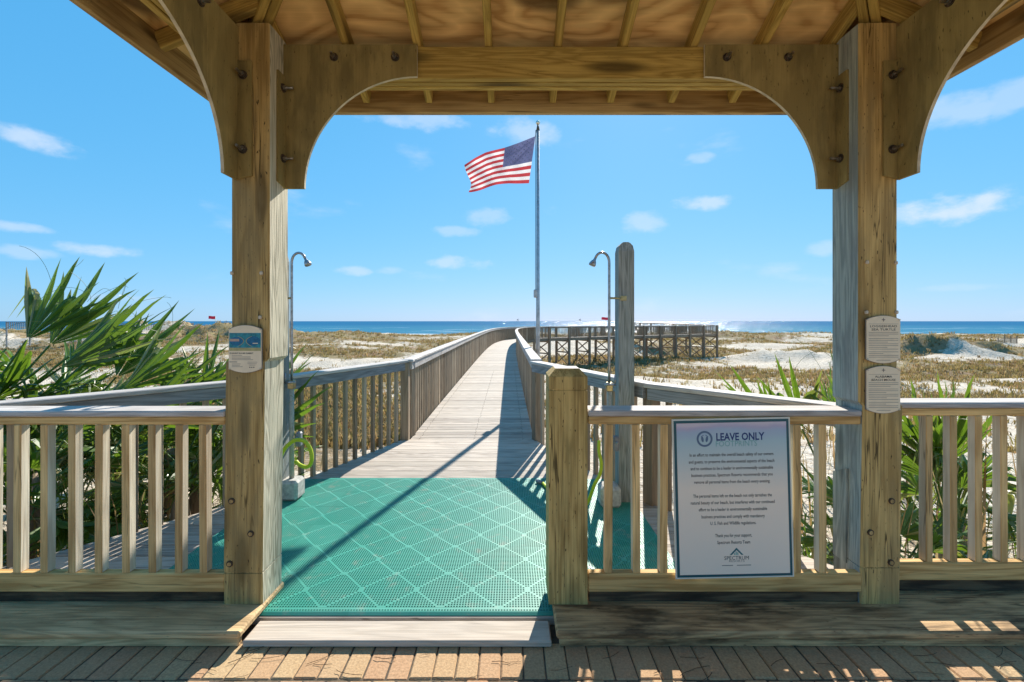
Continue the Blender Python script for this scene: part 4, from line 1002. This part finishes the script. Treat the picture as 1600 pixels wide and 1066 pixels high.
# ------------------------------------------------------------------ flagpole and flag
FY = 8.5; fp = Vector(((840.5-CX)/F*FY, FY, 0)); gz = ground_z(fp.x, fp.y)
pole = thing('flagpole', 'slim grey metal flagpole with a ball on top beside the boardwalk railing', 'flagpole', (fp.x, fp.y, gz))
ptop = H+(HZ-203)/F*FY
tube('shaft', [(fp.x, fp.y, gz-.4), (fp.x, fp.y, 1.4), (fp.x, fp.y, ptop)], [.042, .038, .028], 'pole_metal', pole, n=14)
tube('truck', [(fp.x, fp.y, ptop-.01), (fp.x, fp.y, ptop+.06), (fp.x, fp.y, ptop+.11)], [.035, .022, .010], 'dark_steel', pole)
bm = bmesh.new(); bmesh.ops.create_uvsphere(bm, u_segments=16, v_segments=10, radius=.042); me = bpy.data.meshes.new('ball'); bm.to_mesh(me); bm.free(); me.materials.append(MATS['gold_ball'][0])
place(bpy.data.objects.new('finial_ball', me), Matrix.Translation((fp.x, fp.y, ptop+.14)), pole)
tube('halyard', [(fp.x-.045, fp.y-.03, ptop-.02), (fp.x-.05, fp.y-.04, 2.2), (fp.x-.045, fp.y-.03, 1.98)], .006, 'dark_steel', pole, n=6)
box('cleat_box', (.07, .06, .16), (fp.x-.05, fp.y-.02, H+(HZ-459)/F*FY), 'pole_metal', pole, bevel=.015)
TOP = [(0, 836.5, 213), (.22, 812, 222.5), (.45, 787, 231.5), (.70, 759, 239), (.85, 742, 247), (1, 725.5, 257)]
BOT = [(0, 826.5, 286.5), (.3, 795, 288.5), (.5, 775, 291.5), (.75, 752, 296.5), (.9, 738, 298.5), (1, 732, 299.5)]
def interp(T, s):
    for a, b in zip(T[:-1], T[1:]):
        if s <= b[0]+1e-9: t = (s-a[0])/(b[0]-a[0]); return a[1]+(b[1]-a[1])*t, a[2]+(b[2]-a[2])*t
    return T[-1][1:]
def flag_pt(s, t):
    (u0, v0), (u1, v1) = interp(TOP, s), interp(BOT, s)
    u = u0+(u1-u0)*t; v = v0+(v1-v0)*t
    u += 5.0*math.sin(t*PI)*s*s*(1 if s > .6 else .4)+(-2*math.sin(2*PI*t))*sm(s, .8, 1)
    v += 2.6*math.sin(s*7.5+t*1.5)*s*(.4+.6*t)-1.6*math.sin(s*PI)*t
    Y = FY-.05-.22*s+.085*math.sin(s*9.5-t*2.6)*min(1, s*3)+.03*math.sin(s*22+t*9)*s
    dg = (t-.05)-(s*1.35); Y += .03*math.exp(-((t-.10-s*1.2)/.06)**2)*(1-sm(s, .35, .5))+.03*math.exp(-((t-.02-s*.55)/.05)**2)*(1-sm(s, .35, .5))
    return at(u, v, Y)
NS, NT = 60, 52; c = flag_pt(0, 0); vs, fs, fm = [], [], []
for j in range(NT+1):
    for i in range(NS+1): vs.append(flag_pt(i/NS, j/NT)-c)
for j in range(NT):
    row = j*13//NT
    for i in range(NS):
        fs.append((j*(NS+1)+i, j*(NS+1)+i+1, (j+1)*(NS+1)+i+1, (j+1)*(NS+1)+i)); fm.append(2 if (i < NS*.43 and row < 7) else row % 2)
flag = thing('flag', 'stars and stripes flag streaming in the wind from the flagpole', 'flag', c)
mesh_obj('cloth', vs, fs, ['flag_red', 'flag_white', 'flag_blue'], flag, Matrix.Translation(c), fm, smooth=True)
vs, fs = [], []
for r in range(9):
    for k in range(6 if r % 2 == 0 else 5):
        s = .43*((k*2+1+(r % 2))/12); t = (r+1)/10*7/13; p = flag_pt(s, t); du = (flag_pt(s+.01, t)-p).normalized(); dv = (flag_pt(s, t+.01)-p).normalized(); nn = du.cross(dv)
        if nn.y > 0: nn = -nn
        b = len(vs)
        for q in range(10):
            a = q*PI/5; rr = .022 if q % 2 == 0 else .009; vs.append(p-c-dv*rr*math.cos(a)+du*rr*math.sin(a)+nn*.008)
        fs.append(tuple(range(b, b+10)))
mesh_obj('stars', vs, fs, 'flag_star', flag, Matrix.Translation(c))
tube('hoist_cord', [flag_pt(0, 0), (fp.x-.03, fp.y-.02, ptop-.01)], .006, 'dark_steel', flag, n=6)

# ------------------------------------------------------------------ palmettos
def frond_mesh(seed, nseg, Lb, pet, spread, droop, dead=0.0):
    rnd = random.Random(seed); V, Fc, T = [], [], []
    # petiole along +Z from 0 to pet with a gentle bend to +X, blade plane spanned by growth dir and Y
    pts = [Vector((.10*pet*(k/6)**2, 0, pet*k/6)) for k in range(7)]
    vs, fs = tube_data(pts, [.013-.0009*k for k in range(7)], 5); V += vs; Fc += fs; T += [dead]*len(vs)
    base = pts[-1]; fwd = (pts[-1]-pts[-2]).normalized(); side = Vector((0, 1, 0)); nrm = fwd.cross(side)   # nrm ~ -X
    for i in range(nseg):
        a = -spread+2*spread*i/(nseg-1); a += rnd.uniform(-.05, .05)
        L = Lb*(1-.28*(abs(a)/spread)**2)*rnd.uniform(.70, 1.14)
        d = fwd*math.cos(a)+side*math.sin(a); w0 = Lb*.5*(2*spread/(nseg-1))*.66
        cr = d.cross(nrm).normalized(); dr = droop*rnd.uniform(.1, 1.9)+(1.3 if rnd.random() < .2 else 0); twist = rnd.uniform(-1.1, 1.1)
        dry = min(1, max(0, dead+(rnd.random() < .10)*.8)); b = len(V); n = 7
        for k in range(n):
            t = k/(n-1); r = L*(.03+.97*t)
            wid = w0*min(1, t/.5+.05) if t < .5 else w0*(1-((t-.5)/.5)**1.3)
            p = base+d*r+nrm*(-.06*L*math.sin(PI*min(1, t*1.2))*.6)+nrm*(-dr*L*.18*t**3)+Vector((0, 0, -dr*L*.55*t**4))-nrm*(.16*Lb*(abs(a)/spread)**2*t)
            c2 = (cr*math.cos(twist*t)+nrm*math.sin(twist*t))
            fold = nrm*(-.75*wid)
            tt = min(1, dry+max(0, t-.86)*3.0)
            V.append(p+c2*wid+fold); V.append(p); V.append(p-c2*wid+fold); T += [tt]*3
        for k in range(n-1):
            q = b+k*3; Fc += [(q, q+1, q+4, q+3), (q+1, q+2, q+5, q+4)]
    for _ in range(5):          # loose curling fibres
        a = rnd.uniform(-spread, spread); d = fwd*math.cos(a)+side*math.sin(a); p = base+d*Lb*rnd.uniform(.35, .6); v_ = (d+Vector((rnd.uniform(-.6, .6), rnd.uniform(-.6, .6), rnd.uniform(-.1, .5)))).normalized(); P_ = [p]
        for k in range(9): v_ = (v_+Vector((rnd.uniform(-.1, .1), rnd.uniform(-.1, .1), -.17))).normalized(); P_.append(P_[-1]+v_*.05)
        vs, fs = tube_data(P_, .0016, 3); b = len(V); V += vs; Fc += [tuple(b+q for q in f) for f in fs]; T += [.35]*len(vs)
    me = bpy.data.meshes.new('frond'); me.from_pydata([tuple(v) for v in V], [], Fc); me.materials.append(MATS['palm_leaf'][0])
    me.attributes.new('tint', 'FLOAT', 'POINT').data.foreach_set('value', T); me.update(); return me
FR = [frond_mesh(10+k, 18, .74, .85, 1.05, .85) for k in range(3)]+[frond_mesh(20+k, 13, .90, .9, .55, .12) for k in range(3)]+[frond_mesh(30+k, 17, .66, .65, 1.2, 1.6) for k in range(2)]+[frond_mesh(40, 15, .60, .6, 1.0, 1.9, .85)]
def palmetto(x, y, label, specs, scale=1.0, group=None):
    """specs: (frond kind, heading deg, lean deg, roll deg, scale, height)"""
    g = ground_z(x, y)
    root = thing('palmetto', label, 'palm plant', (x, y, g), group)
    hmax = max(sp[5] for sp in specs)
    tube('stem', [(x, y, g-.1), (x+.02, y, g+.5*hmax), (x, y+.02, g+hmax+.05)], [.10, .085, .05], 'trestle', root, n=9)
    for (kind, hd, lean, roll, sc, hz) in specs:
        M = Matrix.Translation((x+random.uniform(-.04, .04), y+random.uniform(-.04, .04), g+hz)) @ Matrix.Rotation(math.radians(hd), 4, 'Z') @ Matrix.Rotation(math.radians(lean), 4, 'Y') @ Matrix.Rotation(math.radians(roll), 4, 'Z') @ Matrix.Scale(sc*scale, 4)
        place(bpy.data.objects.new('frond', FR[kind]), M, root)
def rand_specs(n, hz, sc, rs, kinds=(0, 1, 2, 3, 4, 6, 7, 8), up=.25):
    rnd = random.Random(rs); out = []
    for k in range(n):
        ld = rnd.uniform(5, 30) if rnd.random() < up else rnd.uniform(35, 95)
        out.append((rnd.choice(kinds), 360*k/n*1.0+rnd.uniform(-25, 25), ld, rnd.uniform(-50, 50), sc*rnd.uniform(.8, 1.15), hz*rnd.uniform(.75, 1.05)))
    return out
palmetto(-4.75, 3.75, 'tallest palmetto at the back of the clump, stiff blades spearing into the sky', rand_specs(26, .82, .92, 1, up=.2)+[(3, 20, 38, 60, 1.1, 1.0), (4, 40, 30, 80, 1.1, 1.0), (5, 5, 46, 70, 1.1, 1.0), (3, 30, 24, 90, 1.1, 1.0)])
palmetto(-3.95, 3.55, 'palmetto leaning over the angled railing cap with long raised blades', rand_specs(24, .62, .85, 2, up=.15)+[(3, 15, 44, 80, 1.0, .85), (4, 25, 52, 60, 1.0, .8), (5, 50, 38, 90, 1.0, .85), (4, 0, 60, 80, 1.0, .8)])
palmetto(-3.75, 4.75, 'bushy dark palmetto in the middle of the clump with drooping fan leaves', rand_specs(26, .60, .85, 3, up=.15))
palmetto(-3.15, 4.35, 'pale drooping palmetto whose bleached leaves hang toward the railing', rand_specs(34, .50, .8, 4, kinds=(0, 1, 2, 6, 7, 8), up=.1))
palmetto(-2.95, 3.85, 'small palmetto with a few upright green blades above the grey rail', [(3, 70, 18, 60, .95, .5), (4, 10, 22, 80, .98, .5), (5, 25, 35, 60, .95, .5), (4, -10, 45, 70, .95, .45), (6, 200, 60, 0, .6, .3), (0, 300, 70, 10, .6, .3), (1, 120, 55, 0, .6, .3), (5, 0, 58, 0, .7, .25)])
palmetto(-5.3, 4.9, 'broad palmetto behind the tallest one, dense green fans', rand_specs(30, .8, .95, 6, up=.25))
palmetto(-4.6, 2.75, 'low palmetto seen through the front railing balusters below the clump', rand_specs(10, .35, .8, 7, up=.25))
palmetto(-3.55, 3.1, 'leafy palmetto right behind the front railing, fronds against balusters', rand_specs(7, .25, .6, 8, up=.2))
palmetto(3.05, 4.0, 'upright palmetto with yellow-green blades behind the sea turtle post', [(3, 175, 24, 70, .98, .3), (4, 200, 12, 80, 1.0, .35), (5, 160, 34, 80, .92, .3), (5, 40, 22, 80, .85, .25), (0, 240, 60, 0, .65, .25), (1, 320, 65, 0, .65, .2), (2, 180, 72, 0, .6, .2), (6, 90, 60, 0, .6, .2)])
palmetto(3.35, 3.35, 'palmetto with tall green blades behind the side front railing', [(3, 100, 5, 80, .85, .2), (4, 200, 8, 60, .85, .25), (5, 20, 16, 90, .8, .2)]+rand_specs(14, .3, .75, 9, up=.15))
palmetto(2.55, 2.95, 'low shaggy palmetto poking through the railing beside the sea turtle post', rand_specs(14, .2, .6, 10, kinds=(0, 1, 2, 6, 7), up=.1)+[(6, 268, 100, 0, .62, .55)])
palmetto(4.1, 4.0, 'spreading palmetto by the sand past the side railing with grey dead leaves', rand_specs(12, .25, .75, 12, kinds=(0, 2, 6, 8, 8, 7), up=.1))
spots = []
for _ in range(70): 
    x, y = random.uniform(2.2, 5.2), random.uniform(2.7, 6.5); spots.append((x, y, ground_z(x, y), random.uniform(.9, 1.7)))
for _ in range(60):
    x, y = random.uniform(-6.5, -2.6), random.uniform(3.2, 8); spots.append((x, y, ground_z(x, y), random.uniform(.9, 1.6)))
blades('sea_oats', spots, 'dune_grass', 'thin straw-coloured sea oat stalks standing in the sand near the palmettos', 'sea oats', nb=(2, 5), hgt=(.4, .9), wid=.005, splay=.35)

# fallen twigs and pine needles on the bricks
tv, tf_ = [], []
for _ in range(46):
    x, y, a, L = random.uniform(-1.6, 2.4), random.uniform(1.70, 1.99), random.uniform(-.5, .5)+(PI if random.random() < .5 else 0), random.uniform(.03, .16)
    P_ = [Vector((x+L*k/5*math.cos(a+.25*k/5), y+L*k/5*math.sin(a+.25*k/5), -.0275+random.uniform(0, .004))) for k in range(6)]
    vs, fs = tube_data(P_, random.uniform(.0007, .0016), 4); b = len(tv); tv += vs; tf_ += [tuple(b+i for i in f) for f in fs]
tag(mesh_obj('fallen_needles', tv, tf_, 'gap_filler'), 'thin brown twigs and needles lying on the brick paving', 'litter', kind='stuff')

# ------------------------------------------------------------------ far things
def warning_flag(u, vt, vb, Y, label):
    p = at(u, vt, Y); g = ground_z(p.x, Y)
    root = thing('warning_flag', label, 'flag', (p.x, Y, g), 'red flags on the beach')
    tube('pole', [(p.x, Y, g-.3), (p.x, Y, p.z+.1)], .05, 'screw_white', root, n=6)
    wd, hh = 11/F*Y, (vb-vt)/F*Y; vs, fs = [], []
    for i in range(9):
        for z in (0, -hh): vs.append(Vector((-wd*i/8, .12*math.sin(i*1.1), z-.05*math.sin(i*.7))))
    for i in range(8): fs.append((2*i, 2*i+1, 2*i+3, 2*i+2))
    mesh_obj('cloth', vs, fs, 'red_cloth', root, Matrix.Translation((p.x, Y, p.z)), smooth=True)
warning_flag(336.5, 494, 498.6, 112, 'red warning flag on a thin white pole above the grassy dune ridge')
warning_flag(951, 496, 500, 112, 'red warning flag on a beach pole past the trestle, beside the shower pipe')
# neighbouring boardwalk rail behind the palmettos
A, B = Vector((-72, 62, 0)), Vector((-60.5, 66.6, 0)); C_ = Vector((-57.0, 69.5, 0))
nb_ = thing('dune_walkover_railing', 'far grey boardwalk railing of close pickets crossing the dunes behind the palmettos', 'railing', (-57, 68, .2))
def zc(p): return H-.12-.05*max(0, p.x+64)
for a, b in ((A, B), (B, C_)):
    n = int((b-a).length/.2); it = []
    for k in range(n):
        p = a+(b-a)*(k/n); it.append((Matrix.Translation((p.x, p.y, zc(p)-.5)), (.09, .06, 1.0)))
    join_boxes('pickets', it, 'rail_grey', nb_)
    m_ = max(2, int((b-a).length/2.4))
    for k in range(m_+1):
        p = a+(b-a)*(k/m_); g = ground_z(p.x, p.y)-.3; box('post', (.14, .14, zc(p)+.05-g), (p.x, p.y, (zc(p)+.05+g)/2), 'rail_grey', nb_)
    between('cap', (a.x, a.y, zc(a)), (b.x, b.y, zc(b)), .2, .05, 'cap_grey', nb_)
# sand fence by the bare dune
sf = thing('sand_fence', 'thin slatted sand fence standing on the beach beyond the bare dune', 'fence', (66, 60, ground_z(66, 60)))
prev = None
for k in range(8):
    p = Vector((61.5+2.3*k, 58.5+1.2*k, 0)); g = ground_z(p.x, p.y); box('post', (.10, .10, 1.5), (p.x, p.y, g+.45), 'trestle', sf)
    if prev is not None: 
        q, g0 = prev; it = []
        for j in range(9): r_ = q+(p-q)*((j+.5)/9); it.append((Matrix.Translation((r_.x, r_.y, g0+(g-g0)*j/9+.40)), (.05, .02, 1.0)))
        join_boxes('slats', it, 'baluster_brown', sf)
    prev = (p, g)
# gas platforms on the horizon
def platform(u, label):
    Y = 9000.0; x = (u-CX)/F*Y
    root = thing('gas_platform', label, 'platform', (x, Y, SEA_Z), 'platforms on the horizon')
    for sx in (-12, 12):
        for sy in (-12, 12): box('leg', (4, 4, 34), (x+sx, Y+sy, SEA_Z+12), 'rig', root, bevel=0)
    box('platform_deck', (36, 34, 7), (x, Y, SEA_Z+30), 'rig', root, bevel=0); box('cabin', (18, 16, 10), (x-5, Y, SEA_Z+38), 'rig', root, bevel=0)
    box('derrick', (5, 5, 26), (x+9, Y, SEA_Z+46), 'rig', root, bevel=0)
platform(809, 'tiny dark gas platform on the horizon above the boardwalk bend')
platform(906, 'tiny dark gas platform on the horizon between flagpole and shower')
# someone far off at the water's edge
px, py = (557.5-CX)/F*150, 150.0; g = ground_z(px, py)
per = thing('person', 'distant person in dark clothes standing at the water edge beyond the dunes', 'person', (px, py, g))
def body():
    me = bpy.data.meshes.new('body'); sk = [(0, 0, .95), (0, 0, 1.2), (0, 0, 1.45), (0, 0, 1.55), (0, 0, 1.68), (.11, 0, .9), (.12, .02, .5), (.13, 0, .05), (-.11, 0, .9), (-.12, -.05, .5), (-.13, 0, .05), (.2, 0, 1.42), (.26, .03, 1.15), (.26, -.05, .9), (-.2, 0, 1.42), (-.26, .03, 1.15), (-.26, -.05, .9)]
    ed = [(0, 1), (1, 2), (2, 3), (3, 4), (0, 5), (5, 6), (6, 7), (0, 8), (8, 9), (9, 10), (2, 11), (11, 12), (12, 13), (2, 14), (14, 15), (15, 16)]
    rd = [.16, .15, .16, .06, .11, .10, .07, .05, .10, .07, .05, .07, .05, .04, .07, .05, .04]
    me.from_pydata(sk, ed, []); me.materials.append(MATS['dark_cloth'][0]); o = bpy.data.objects.new('body', me); place(o, Matrix.Translation((px, py, g)), per)
    md = o.modifiers.new('skin', 'SKIN'); 
    if not me.skin_vertices: me.skin_vertices.new()
    for v, r in zip(me.skin_vertices[0].data, rd): v.radius = (r, r)
    me.skin_vertices[0].data[0].use_root = True; o.modifiers.new('sub', 'SUBSURF').levels = 1
body()
